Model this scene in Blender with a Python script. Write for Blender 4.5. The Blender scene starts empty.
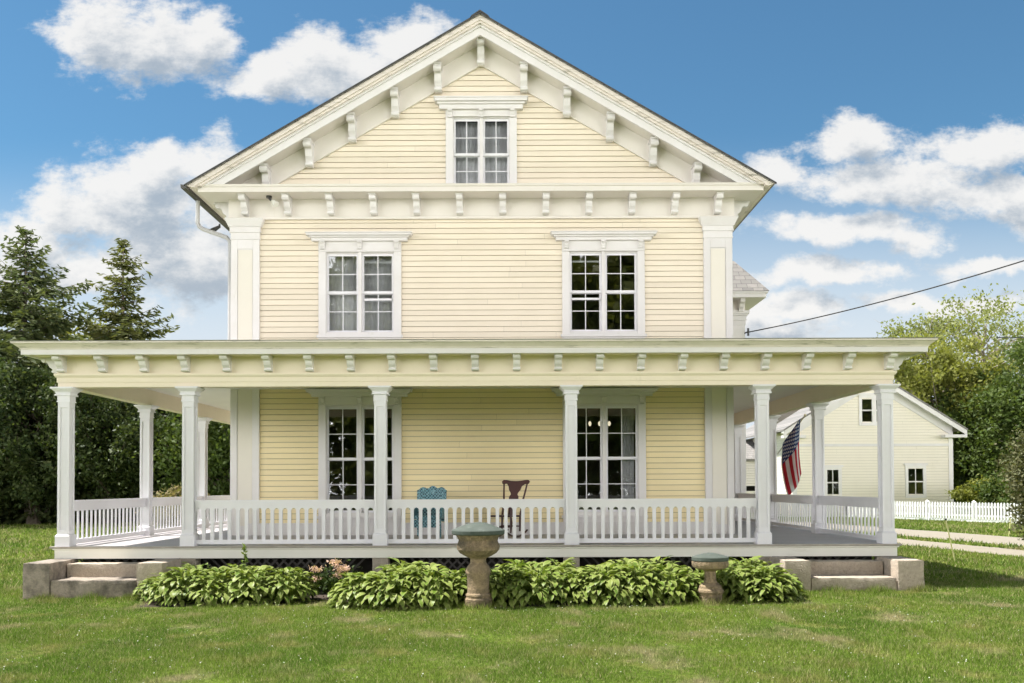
import bpy, math, random
import numpy as np
from mathutils import Vector

random.seed(7)
R = math.radians
scene = bpy.context.scene
COL = scene.collection

# ------------------------------------------------------------------ helpers
def tag(o, label=None, cat=None, group=None, kind=None):
    if label: o['label'] = label
    if cat: o['category'] = cat
    if group: o['group'] = group
    if kind: o['kind'] = kind
    return o

def empty(name, loc=(0, 0, 0), rz=0.0):
    o = bpy.data.objects.new(name, None)
    o.empty_display_size = 0.2
    o.location = loc
    o.rotation_euler = (0, 0, rz)
    COL.objects.link(o)
    return o

WPOS = {}
def link_mesh(name, me, mat, parent=None, world=False):
    o = bpy.data.objects.new(name, me)
    COL.objects.link(o)
    if mat is not None:
        me.materials.append(mat)
    if parent is not None:
        o.parent = parent
        if world:                       # vertices are in world space
            p = parent
            off = Vector((0, 0, 0))
            while p is not None:
                off += p.location
                p = p.parent
            o.location = -off
    return o

def copy_tree(o, parent=None):
    c = o.copy()
    COL.objects.link(c)
    c.parent = parent
    for ch in list(o.children):
        copy_tree(ch, c)
    return c

class MB:
    def __init__(s):
        s.v = []; s.f = []
    def add(s, vs, fs):
        n = len(s.v)
        s.v.extend(vs)
        s.f.extend([tuple(i + n for i in f) for f in fs])
    def box(s, x0, x1, y0, y1, z0, z1):
        s.add([(x0, y0, z0), (x1, y0, z0), (x1, y1, z0), (x0, y1, z0),
               (x0, y0, z1), (x1, y0, z1), (x1, y1, z1), (x0, y1, z1)],
              [(0, 3, 2, 1), (4, 5, 6, 7), (0, 1, 5, 4), (1, 2, 6, 5), (2, 3, 7, 6), (3, 0, 4, 7)])
    def cbox(s, cx, cy, w, d, z0, z1):
        s.box(cx - w / 2, cx + w / 2, cy - d / 2, cy + d / 2, z0, z1)
    def frustum(s, cx, cy, w0, w1, z0, z1):
        a, b = w0 / 2, w1 / 2
        s.add([(cx - a, cy - a, z0), (cx + a, cy - a, z0), (cx + a, cy + a, z0), (cx - a, cy + a, z0),
               (cx - b, cy - b, z1), (cx + b, cy - b, z1), (cx + b, cy + b, z1), (cx - b, cy + b, z1)],
              [(0, 3, 2, 1), (4, 5, 6, 7), (0, 1, 5, 4), (1, 2, 6, 5), (2, 3, 7, 6), (3, 0, 4, 7)])
    def prism(s, poly, fn0, fn1):
        """poly of 2D points mapped to 3D by fn0 and fn1 (two end caps)"""
        n = len(poly)
        s.add([fn0(*p) for p in poly] + [fn1(*p) for p in poly],
              [tuple(range(n - 1, -1, -1)), tuple(range(n, 2 * n))] +
              [(i, (i + 1) % n, n + (i + 1) % n, n + i) for i in range(n)])
    def prism_y(s, poly, y0, y1):      # poly in (x,z)
        s.prism(poly, lambda a, b: (a, y0, b), lambda a, b: (a, y1, b))
    def prism_x(s, poly, x0, x1):      # poly in (y,z)
        s.prism(poly, lambda a, b: (x0, a, b), lambda a, b: (x1, a, b))
    def sweep_u(s, prof, a, y0, yb, off=0.0):
        """closed profile [(o,z)] swept left side -> front -> right side"""
        n = len(prof)
        rings = [[(-(a + o), yb, z) for o, z in prof], [(-(a + o), y0 - o, z) for o, z in prof],
                 [((a + o), y0 - o, z) for o, z in prof], [((a + o), yb, z) for o, z in prof]]
        vs = [v for r in rings for v in r]
        fs = []
        for k in range(3):
            for i in range(n):
                j = (i + 1) % n
                fs.append((k * n + i, k * n + j, (k + 1) * n + j, (k + 1) * n + i))
        fs.append(tuple(range(n))); fs.append(tuple(range(4 * n - 1, 3 * n - 1, -1)))
        s.add(vs, fs)
    def tube(s, pts, rad, n=8, caps=True):
        pts = [Vector(p) for p in pts]
        if not hasattr(rad, '__len__'): rad = [rad] * len(pts)
        rings = []
        up = Vector((0.13, 0.27, 1)).normalized()
        for i, p in enumerate(pts):
            t = (pts[min(i + 1, len(pts) - 1)] - pts[max(i - 1, 0)])
            if t.length < 1e-9: t = Vector((0, 0, 1))
            t.normalize()
            u = t.cross(up)
            if u.length < 1e-3: u = t.cross(Vector((1, 0, 0)))
            u.normalize(); w = t.cross(u)
            rings.append([tuple(p + (u * math.cos(2 * math.pi * k / n) + w * math.sin(2 * math.pi * k / n)) * rad[i]) for k in range(n)])
        vs = [v for r in rings for v in r]; fs = []
        for i in range(len(pts) - 1):
            for k in range(n):
                j = (k + 1) % n
                fs.append((i * n + k, i * n + j, (i + 1) * n + j, (i + 1) * n + k))
        if caps:
            fs.append(tuple(range(n - 1, -1, -1)))
            fs.append(tuple(range((len(pts) - 1) * n, len(pts) * n)))
        s.add(vs, fs)
    def lathe(s, prof, cx=0, cy=0, n=32):
        vs = []; fs = []
        for r, z in prof:
            for k in range(n):
                a = 2 * math.pi * k / n
                vs.append((cx + r * math.cos(a), cy + r * math.sin(a), z))
        for i in range(len(prof) - 1):
            for k in range(n):
                j = (k + 1) % n
                fs.append((i * n + k, i * n + j, (i + 1) * n + j, (i + 1) * n + k))
        fs.append(tuple(range(n - 1, -1, -1)))
        fs.append(tuple(range((len(prof) - 1) * n, len(prof) * n)))
        s.add(vs, fs)
    def build(s, name, mat, parent=None, world=False, smooth=False, bevel=0.0, fix=True):
        me = bpy.data.meshes.new(name)
        me.from_pydata(s.v, [], s.f)
        if fix:
            import bmesh
            bm = bmesh.new(); bm.from_mesh(me)
            bmesh.ops.recalc_face_normals(bm, faces=bm.faces)
            bm.to_mesh(me); bm.free()
        if smooth:
            me.polygons.foreach_set('use_smooth', [True] * len(me.polygons))
            try: me.set_sharp_from_angle(angle=R(28))
            except Exception: pass
        o = link_mesh(name, me, mat, parent, world)
        if bevel:
            m = o.modifiers.new('bevel', 'BEVEL'); m.width = bevel; m.segments = 1
            m.limit_method = 'ANGLE'; m.angle_limit = R(50)
        return o

def np_mesh(name, verts, nper, mat, parent=None, loops=None, smooth=False):
    """verts (N*nper,3): N independent polygons with nper corners each"""
    nv = len(verts); nf = nv // nper
    me = bpy.data.meshes.new(name)
    me.vertices.add(nv); me.vertices.foreach_set('co', np.ascontiguousarray(verts, dtype=np.float32).ravel())
    me.loops.add(nv); me.loops.foreach_set('vertex_index', np.arange(nv, dtype=np.int32))
    me.polygons.add(nf)
    me.polygons.foreach_set('loop_start', np.arange(0, nv, nper, dtype=np.int32))
    me.update(calc_edges=True)
    return link_mesh(name, me, mat, parent)

# ------------------------------------------------------------------ materials
def new_mat(name):
    m = bpy.data.materials.new(name); m.use_nodes = True
    nt = m.node_tree
    return m, nt, nt.nodes['Principled BSDF']

def N(nt, t, **kw):
    n = nt.nodes.new(t)
    for k, v in kw.items():
        if k == 'inp':
            for a, b in v.items(): n.inputs[a].default_value = b
        else: setattr(n, k, v)
    return n

def noise_mix(nt, c1, c2, scale, detail=6, lo=0.35, hi=0.65, rough=0.6, coord='Object', stretch=None):
    tc = N(nt, 'ShaderNodeTexCoord')
    src = tc.outputs[coord]
    if stretch:
        mp = N(nt, 'ShaderNodeMapping'); mp.inputs['Scale'].default_value = stretch
        nt.links.new(src, mp.inputs['Vector']); src = mp.outputs[0]
    nz = N(nt, 'ShaderNodeTexNoise', inp={'Scale': scale, 'Detail': detail, 'Roughness': rough})
    nt.links.new(src, nz.inputs['Vector'])
    mr = N(nt, 'ShaderNodeMapRange', inp={'From Min': lo, 'From Max': hi})
    nt.links.new(nz.outputs['Fac'], mr.inputs['Value'])
    mx = N(nt, 'ShaderNodeMix', data_type='RGBA')
    nt.links.new(mr.outputs[0], mx.inputs['Factor'])
    for i, c in ((6, c1), (7, c2)):
        if isinstance(c, tuple): mx.inputs[i].default_value = (*c, 1)
        else: nt.links.new(c, mx.inputs[i])
    return mx.outputs[2], mr.outputs[0], nz.outputs['Fac']

def paint(name, c, c2=None, scale=1.5, rough=0.55, bump=0.0, dirt=None, dirt_lo=.6, dirt_hi=.8, dirt_scale=(3, 3, 3)):
    m, nt, b = new_mat(name)
    c2 = c2 or tuple(x * 0.92 for x in c)
    col, fac, raw = noise_mix(nt, c, c2, scale, 8, .3, .7)
    if dirt:
        col, f2, _ = noise_mix(nt, col, dirt, 1.0, 10, dirt_lo, dirt_hi, .7, stretch=dirt_scale)
    nt.links.new(col, b.inputs['Base Color'])
    b.inputs['Roughness'].default_value = rough
    if bump:
        tc = N(nt, 'ShaderNodeTexCoord')
        nz = N(nt, 'ShaderNodeTexNoise', inp={'Scale': 60, 'Detail': 4})
        nt.links.new(tc.outputs['Object'], nz.inputs['Vector'])
        bp = N(nt, 'ShaderNodeBump', inp={'Strength': bump, 'Distance': .01})
        nt.links.new(nz.outputs['Fac'], bp.inputs['Height']); nt.links.new(bp.outputs[0], b.inputs['Normal'])
    return m

def leaf_mat(name, dark, light, scale=0.5, rough=0.55, trans=0.3, third=None):
    """leaf colours vary leaf to leaf and in soft patches"""
    m, nt, b = new_mat(name)
    geo = N(nt, 'ShaderNodeNewGeometry')
    col, f, _ = noise_mix(nt, dark, light, scale, 3, .35, .65)
    mx = N(nt, 'ShaderNodeMix', data_type='RGBA')
    mr = N(nt, 'ShaderNodeMapRange', inp={'To Min': 0.0, 'To Max': 0.8})
    nt.links.new(geo.outputs['Random Per Island'], mr.inputs['Value'])
    nt.links.new(mr.outputs[0], mx.inputs['Factor'])
    nt.links.new(col, mx.inputs[6])
    t = third or tuple((a + c) / 2 for a, c in zip(dark, light))
    mx.inputs[7].default_value = (*t, 1)
    b.inputs['Roughness'].default_value = rough; b.inputs['Specular IOR Level'].default_value = .18
    nt.links.new(mx.outputs[2], b.inputs['Base Color'])
    tr = N(nt, 'ShaderNodeBsdfTranslucent')
    br = N(nt, 'ShaderNodeMix', data_type='RGBA', blend_type='MULTIPLY'); br.inputs['Factor'].default_value = 1
    br.inputs[7].default_value = (1.5, 1.5, .6, 1)
    nt.links.new(mx.outputs[2], br.inputs[6]); nt.links.new(br.outputs[2], tr.inputs['Color'])
    ms = N(nt, 'ShaderNodeMixShader'); ms.inputs[0].default_value = trans
    nt.links.new(b.outputs[0], ms.inputs[1]); nt.links.new(tr.outputs[0], ms.inputs[2])
    nt.links.new(ms.outputs[0], nt.nodes['Material Output'].inputs['Surface'])
    return m

WHITE = (.75, .725, .73)
M = {}
M['white'] = paint('white_paint', WHITE, (.70, .67, .655), 2.0, .5, .05, dirt=(.58, .55, .48), dirt_lo=.62, dirt_hi=.85, dirt_scale=(5, 5, 2))
M['white_rail'] = paint('white_rail_paint', (.775, .76, .80), (.725, .71, .745), 3.0, .45)
M['cream_trim'] = paint('cream_trim_paint', (.745, .70, .655), (.705, .66, .61), 2.0, .55, .05, dirt=(.60, .55, .44), dirt_lo=.62, dirt_hi=.85, dirt_scale=(4, 4, 2))
M['porch_bounce_cream'] = paint('porch_bounce_cream_paint', (.81, .72, .58), (.77, .68, .54), 2.0, .55, .05, dirt=(.60, .53, .38), dirt_lo=.62, dirt_hi=.85, dirt_scale=(4, 4, 2))  # cream trim yellowed, bounced light under the eaves put into the colour
M['crown'] = paint('weathered_crown_paint', (.76, .69, .63), (.66, .60, .54), 2.5, .6, .05, dirt=(.27, .25, .20), dirt_lo=.53, dirt_hi=.70, dirt_scale=(1.6, 1.6, 16))
M['siding'] = paint('cream_siding_paint', (.82, .73, .60), (.78, .69, .56), 1.2, .5, .06, dirt=(.74, .65, .52), dirt_lo=.60, dirt_hi=.90, dirt_scale=(3, 3, .5))
M['siding_porch_light'] = paint('porch_light_siding_paint', (.85, .72, .44), (.82, .69, .41), 1.2, .5, .06, dirt=(.75, .62, .38), dirt_lo=.6, dirt_hi=.85, dirt_scale=(.8, .8, 9))  # siding copy with the porch's warm yellow light put into its colour
def board_tone(m, lo, hi):
    nt = m.node_tree; b = nt.nodes['Principled BSDF']
    src = b.inputs['Base Color'].links[0].from_socket
    geo = N(nt, 'ShaderNodeNewGeometry'); mr = N(nt, 'ShaderNodeMapRange', inp={'To Min': lo, 'To Max': hi}); nt.links.new(geo.outputs['Random Per Island'], mr.inputs['Value'])
    mu = N(nt, 'ShaderNodeMix', data_type='RGBA', blend_type='MULTIPLY'); mu.inputs['Factor'].default_value = 1
    nt.links.new(src, mu.inputs[6]); nt.links.new(mr.outputs[0], mu.inputs[7]); nt.links.new(mu.outputs[2], b.inputs['Base Color'])
def object_tone(m, lo, hi):
    nt = m.node_tree; b = nt.nodes['Principled BSDF']
    src = b.inputs['Base Color'].links[0].from_socket
    oi = N(nt, 'ShaderNodeObjectInfo'); mr = N(nt, 'ShaderNodeMapRange', inp={'To Min': lo, 'To Max': hi}); nt.links.new(oi.outputs['Random'], mr.inputs['Value'])
    mu = N(nt, 'ShaderNodeMix', data_type='RGBA', blend_type='MULTIPLY'); mu.inputs['Factor'].default_value = 1
    nt.links.new(src, mu.inputs[6]); nt.links.new(mr.outputs[0], mu.inputs[7]); nt.links.new(mu.outputs[2], b.inputs['Base Color'])
board_tone(M['siding'], .94, 1.03); board_tone(M['siding_porch_light'], .95, 1.03); object_tone(M['white'], .92, 1.03); object_tone(M['white_rail'], .94, 1.03)
M['panel'] = paint('cream_panel_paint', (.76, .715, .635), (.72, .675, .60), 1.2, .5)
M['ceiling'] = paint('porch_ceiling_paint', (.78, .76, .71), (.74, .72, .67), 1.2, .5)
M['deck'] = paint('grey_deck_paint', (.49, .46, .47), (.42, .395, .40), 2.0, .45, dirt=(.33, .31, .30), dirt_lo=.58, dirt_hi=.8, dirt_scale=(6, 1, 1))
M['deck_edge'] = paint('weathered_deck_edge', (.42, .39, .34), (.30, .27, .23), 5.0, .7)
M['fascia'] = paint('deck_fascia_paint', (.76, .74, .68), (.72, .70, .64), 1.5, .5, dirt=(.52, .49, .42), dirt_lo=.6, dirt_hi=.8, dirt_scale=(1, 1, 8))
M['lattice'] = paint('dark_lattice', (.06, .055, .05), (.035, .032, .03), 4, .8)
M['void'] = paint('dark_void_shade', (.03, .026, .022), (.02, .018, .015), 3, 1)  # near-black colour standing in for the shade of enclosed spaces
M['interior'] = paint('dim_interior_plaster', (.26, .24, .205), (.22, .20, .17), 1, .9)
M['curtain'] = paint('grey_sheer_curtain', (.68, .66, .70), (.62, .60, .64), 8, .9)
M['gutter'] = paint('dark_gutter_metal', (.09, .085, .08), (.06, .055, .05), 3, .5)
M['pipe'] = paint('white_downspout', (.50, .49, .49), (.44, .43, .43), 4, .4)
M['metal'] = paint('dark_metal', (.05, .05, .05), (.03, .03, .03), 4, .4)
M['lampglass'] = paint('lamp_glass', (.75, .74, .68), (.65, .64, .6), 4, .15)
M['green_lid'] = paint('faded_green_lid', (.050, .066, .054), (.078, .093, .079), 6, .85, .1, dirt=(.14, .165, .14), dirt_lo=.55, dirt_hi=.8, dirt_scale=(9, 9, 9))
M['rocker'] = paint('dark_red_wood', (.075, .020, .016), (.05, .014, .012), 6, .4)
M['wire'] = paint('black_wire', (.03, .03, .033), (.02, .02, .02), 4, .6)
M['yellow'] = paint('yellow_plastic', (.62, .60, .28), (.55, .53, .24), 4, .45)
M['barn'] = paint('pale_barn_siding', (.80, .745, .64), (.76, .705, .60), .8, .6)
M['picket'] = paint('white_picket_paint', (.80, .80, .80), (.74, .74, .73), 3, .5)
M['brass'] = paint('staff_wood', (.62, .55, .42), (.5, .44, .33), 4, .4)

def stone_mat(name, a, b_, moss, bump=.6, scale=7, moss_lo=.55):
    m, nt, b = new_mat(name)
    col, f, _ = noise_mix(nt, a, b_, scale, 10, .35, .65, .7)
    col2, f2, _ = noise_mix(nt, col, moss, 2.2, 8, moss_lo, moss_lo + .17, .7)
    col3, f3, raw = noise_mix(nt, col2, tuple(x * .45 for x in a), 45, 4, .58, .72, .6)
    nt.links.new(col3, b.inputs['Base Color']); b.inputs['Roughness'].default_value = .9
    bp = N(nt, 'ShaderNodeBump', inp={'Strength': bump, 'Distance': .02})
    nt.links.new(raw, bp.inputs['Height']); nt.links.new(bp.outputs[0], b.inputs['Normal'])
    return m
M['granite'] = stone_mat('granite_warm', (.50, .42, .335), (.38, .32, .26), (.20, .17, .14), .8, 16, .56)
M['granite_d'] = stone_mat('granite_weathered', (.40, .335, .27), (.27, .23, .19), (.11, .095, .08), .8, 16, moss_lo=.47)
M['urn'] = stone_mat('urn_stone', (.37, .275, .165), (.21, .155, .095), (.085, .068, .045), 1.0, 16, .45)
M['pier'] = stone_mat('pier_stone', (.42, .37, .30), (.34, .30, .25), (.26, .23, .19))
M['bark'] = stone_mat('bark_brown', (.16, .13, .10), (.10, .08, .06), (.06, .05, .04), .8, 12)
M['bark_pale'] = stone_mat('bark_pale', (.36, .31, .25), (.26, .22, .18), (.18, .15, .12), .6, 12)

def shingle_mat():
    m, nt, b = new_mat('grey_shingles')
    tc = N(nt, 'ShaderNodeTexCoord')
    br = N(nt, 'ShaderNodeTexBrick', inp={'Scale': 1.0, 'Brick Width': .3, 'Row Height': .14, 'Mortar Size': .006,
                                          'Color1': (.27, .255, .24, 1), 'Color2': (.17, .165, .16, 1), 'Mortar': (.05, .05, .05, 1)})
    mp = N(nt, 'ShaderNodeMapping'); mp.inputs['Rotation'].default_value = (R(90), 0, 0)
    nt.links.new(tc.outputs['Object'], mp.inputs['Vector']); nt.links.new(mp.outputs[0], br.inputs['Vector'])
    col, _, _ = noise_mix(nt, br.outputs['Color'], (.20, .19, .18), 6, 6, .45, .8)
    nt.links.new(col, b.inputs['Base Color']); b.inputs['Roughness'].default_value = .95
    return m
M['shingle'] = shingle_mat()
M['shingle_edge'] = paint('dark_shingle_edge', (.085, .083, .085), (.055, .054, .055), 6, .9)
M['porch_roof'] = paint('grey_roof_membrane', (.33, .32, .30), (.25, .24, .22), 2, .8)

def glass_mat(name, tint, refl):
    m, nt, b = new_mat(name)
    nt.nodes.remove(b)
    t = N(nt, 'ShaderNodeBsdfTransparent'); t.inputs[0].default_value = (*tint, 1)
    g = N(nt, 'ShaderNodeBsdfGlossy'); g.inputs['Roughness'].default_value = .015; g.inputs['Color'].default_value = (.95, .97, 1, 1)
    tc = N(nt, 'ShaderNodeTexCoord')
    nz = N(nt, 'ShaderNodeTexNoise', inp={'Scale': 3.0, 'Detail': 1})
    nt.links.new(tc.outputs['Object'], nz.inputs['Vector'])
    bp = N(nt, 'ShaderNodeBump', inp={'Strength': .06, 'Distance': .02})
    nt.links.new(nz.outputs['Fac'], bp.inputs['Height']); nt.links.new(bp.outputs[0], g.inputs['Normal'])
    fr = N(nt, 'ShaderNodeFresnel', inp={'IOR': 1.5})
    ad = N(nt, 'ShaderNodeMath', operation='ADD', use_clamp=True); ad.inputs[1].default_value = refl
    nt.links.new(fr.outputs[0], ad.inputs[0])
    ms = N(nt, 'ShaderNodeMixShader')
    nt.links.new(ad.outputs[0], ms.inputs[0]); nt.links.new(t.outputs[0], ms.inputs[1]); nt.links.new(g.outputs[0], ms.inputs[2])
    nt.links.new(ms.outputs[0], nt.nodes['Material Output'].inputs['Surface'])
    return m
M['glass'] = glass_mat('window_glass', (.82, .85, .84), .12)

def bulb_mat():
    m, nt, b = new_mat('lit_bulb')
    b.inputs['Emission Color'].default_value = (1, .86, .6, 1); b.inputs['Emission Strength'].default_value = .6
    return m
M['bulb'] = bulb_mat()

def lawn_colour(nt):
    """greens with yellowed and bare patches, by world position"""
    geo = N(nt, 'ShaderNodeNewGeometry')
    def nz(scale, det, lo, hi, off):
        mp = N(nt, 'ShaderNodeMapping'); mp.inputs['Location'].default_value = off
        mp.inputs['Scale'].default_value = (1, .8, 0)
        nt.links.new(geo.outputs['Position'], mp.inputs['Vector'])
        t = N(nt, 'ShaderNodeTexNoise', inp={'Scale': scale, 'Detail': det, 'Roughness': .6})
        nt.links.new(mp.outputs[0], t.inputs['Vector'])
        r = N(nt, 'ShaderNodeMapRange', inp={'From Min': lo, 'From Max': hi})
        nt.links.new(t.outputs['Fac'], r.inputs['Value'])
        return r.outputs[0]
    def mix(f, a, b):
        mx = N(nt, 'ShaderNodeMix', data_type='RGBA'); nt.links.new(f, mx.inputs['Factor'])
        for i, c in ((6, a), (7, b)):
            if isinstance(c, tuple): mx.inputs[i].default_value = (*c, 1)
            else: nt.links.new(c, mx.inputs[i])
        return mx.outputs[2]
    c = mix(nz(.45, 3, .35, .65, (3, 1, 0)), (.112, .192, .022), (.192, .270, .038))
    c = mix(nz(1.6, 5, .52, .70, (8, 2, 0)), c, (.28, .285, .08))
    c = mix(nz(1.1, 6, .55, .68, (1, 9, 0)), c, (.38, .34, .18))
    return c, geo

def ground_mat():
    m, nt, b = new_mat('lawn_ground')
    c, geo = lawn_colour(nt)
    t = N(nt, 'ShaderNodeTexNoise', inp={'Scale': 18, 'Detail': 6, 'Roughness': .7})
    nt.links.new(geo.outputs['Position'], t.inputs['Vector'])
    mr = N(nt, 'ShaderNodeMapRange', inp={'From Min': .35, 'From Max': .65, 'To Min': .25, 'To Max': .9})
    nt.links.new(t.outputs['Fac'], mr.inputs['Value'])
    mu = N(nt, 'ShaderNodeMix', data_type='RGBA', blend_type='MULTIPLY'); mu.inputs['Factor'].default_value = 1
    nt.links.new(c, mu.inputs[6]); nt.links.new(mr.outputs[0], mu.inputs[7])
    nt.links.new(mu.outputs[2], b.inputs['Base Color']); b.inputs['Roughness'].default_value = 1
    b.inputs['Specular IOR Level'].default_value = .1
    bp = N(nt, 'ShaderNodeBump', inp={'Strength': .8, 'Distance': .06})
    nt.links.new(t.outputs['Fac'], bp.inputs['Height']); nt.links.new(bp.outputs[0], b.inputs['Normal'])
    return m
def blade_mat():
    m, nt, b = new_mat('grass_blades')
    c, geo = lawn_colour(nt)
    hv = N(nt, 'ShaderNodeMapRange', inp={'To Min': .52, 'To Max': 1.6})
    nt.links.new(geo.outputs['Random Per Island'], hv.inputs['Value'])
    mu = N(nt, 'ShaderNodeMix', data_type='RGBA', blend_type='MULTIPLY'); mu.inputs['Factor'].default_value = 1
    th = N(nt, 'ShaderNodeMath', operation='GREATER_THAN'); th.inputs[1].default_value = .86; nt.links.new(geo.outputs['Random Per Island'], th.inputs[0])
    tm = N(nt, 'ShaderNodeMix', data_type='RGBA'); tm.inputs[7].default_value = (.30, .27, .13, 1); nt.links.new(th.outputs[0], tm.inputs['Factor']); nt.links.new(c, tm.inputs[6])
    nt.links.new(tm.outputs[2], mu.inputs[6]); nt.links.new(hv.outputs[0], mu.inputs[7])
    nt.links.new(mu.outputs[2], b.inputs['Base Color']); b.inputs['Roughness'].default_value = .6
    b.inputs['Specular IOR Level'].default_value = .25
    tr = N(nt, 'ShaderNodeBsdfTranslucent'); nt.links.new(mu.outputs[2], tr.inputs['Color'])
    ms = N(nt, 'ShaderNodeMixShader'); ms.inputs[0].default_value = .35
    nt.links.new(b.outputs[0], ms.inputs[1]); nt.links.new(tr.outputs[0], ms.inputs[2])
    nt.links.new(ms.outputs[0], nt.nodes['Material Output'].inputs['Surface'])
    return m
M['ground'] = ground_mat(); M['blade'] = blade_mat()
def gravel_mat():
    m, nt, b = new_mat('pale_gravel')
    col, f, raw = noise_mix(nt, (.31, .275, .215), (.22, .195, .15), 9, 10, .3, .7, .75)
    col2, _, _ = noise_mix(nt, col, (.20, .22, .09), 1.3, 8, .6, .75, .7)
    nt.links.new(col2, b.inputs['Base Color']); b.inputs['Roughness'].default_value = 1
    bp = N(nt, 'ShaderNodeBump', inp={'Strength': .6, 'Distance': .03})
    nt.links.new(raw, bp.inputs['Height']); nt.links.new(bp.outputs[0], b.inputs['Normal'])
    return m
M['gravel'] = gravel_mat()
M['mulch'] = paint('dark_mulch', (.07, .05, .035), (.04, .028, .02), 20, 1, .8)

M['spruce'] = leaf_mat('spruce_needles', (.045, .062, .020), (.10, .115, .036), .6, .6, .25, (.15, .15, .05))
M['spruce_b'] = leaf_mat('blue_green_needles', (.040, .065, .028), (.085, .112, .044), .6, .6, .25, (.13, .145, .055))
M['dark_leaf'] = leaf_mat('dark_leaves', (.022, .043, .017), (.052, .080, .027), .5, .5, .25, (.09, .11, .037))
M['mid_leaf'] = leaf_mat('mid_green_leaves', (.040, .072, .016), (.072, .112, .026), .45, .5, .3, (.105, .135, .04))
M['olive_leaf'] = leaf_mat('yellow_green_leaves', (.125, .150, .028), (.20, .22, .048), .5, .5, .35, (.24, .245, .075))
M['pale_leaf'] = leaf_mat('pale_spring_leaves', (.13, .155, .045), (.20, .22, .075), .6, .5, .35, (.24, .26, .11))
M['yellow_leaf'] = leaf_mat('yellowish_leaves', (.14, .15, .04), (.22, .22, .07), .6, .5, .35)
M['brush'] = leaf_mat('dry_brush', (.26, .20, .12), (.36, .29, .18), 1.2, .8, .2, (.16, .18, .06))
M['juniper'] = leaf_mat('juniper_needles', (.075, .09, .04), (.12, .135, .06), 1.5, .6, .2, (.17, .16, .085))
M['hosta'] = leaf_mat('hosta_leaves', (.070, .135, .016), (.140, .215, .028), 2.0, .42, .2, (.25, .30, .08))
def add_rim(m, c):
    nt = m.node_tree
    b = nt.nodes['Principled BSDF']; src = b.inputs['Base Color'].links[0].from_socket
    at_ = N(nt, 'ShaderNodeAttribute', attribute_name='rim'); mr = N(nt, 'ShaderNodeMapRange', inp={'From Min': .55, 'From Max': .95, 'To Min': 0, 'To Max': .75}); nt.links.new(at_.outputs['Fac'], mr.inputs['Value'])
    mx = N(nt, 'ShaderNodeMix', data_type='RGBA'); mx.inputs[7].default_value = (*c, 1); nt.links.new(mr.outputs[0], mx.inputs['Factor']); nt.links.new(src, mx.inputs[6]); nt.links.new(mx.outputs[2], b.inputs['Base Color'])
add_rim(M['hosta'], (.33, .34, .13))
M['astilbe'] = leaf_mat('dark_small_leaves', (.03, .055, .015), (.06, .09, .02), 3, .5, .25)
M['pink'] = leaf_mat('pale_pink_petals', (.62, .42, .36), (.70, .52, .44), 4, .7, .2)
M['clover'] = paint('white_clover', (.75, .75, .68), (.65, .66, .55), 9, .8)

def wicker_mat():
    m, nt, b = new_mat('blue_wicker')
    tc = N(nt, 'ShaderNodeTexCoord')
    ck = N(nt, 'ShaderNodeTexChecker', inp={'Scale': 30, 'Color1': (.14, .33, .38, 1), 'Color2': (.02, .06, .09, 1)})
    nt.links.new(tc.outputs['Object'], ck.inputs['Vector'])
    col, _, raw = noise_mix(nt, ck.outputs['Color'], (.25, .45, .50), 25, 3, .5, .7)
    nt.links.new(col, b.inputs['Base Color']); b.inputs['Roughness'].default_value = .5
    bp = N(nt, 'ShaderNodeBump', inp={'Strength': .6, 'Distance': .01})
    nt.links.new(ck.outputs['Fac'], bp.inputs['Height']); nt.links.new(bp.outputs[0], b.inputs['Normal'])
    return m
M['wicker'] = wicker_mat()

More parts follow.
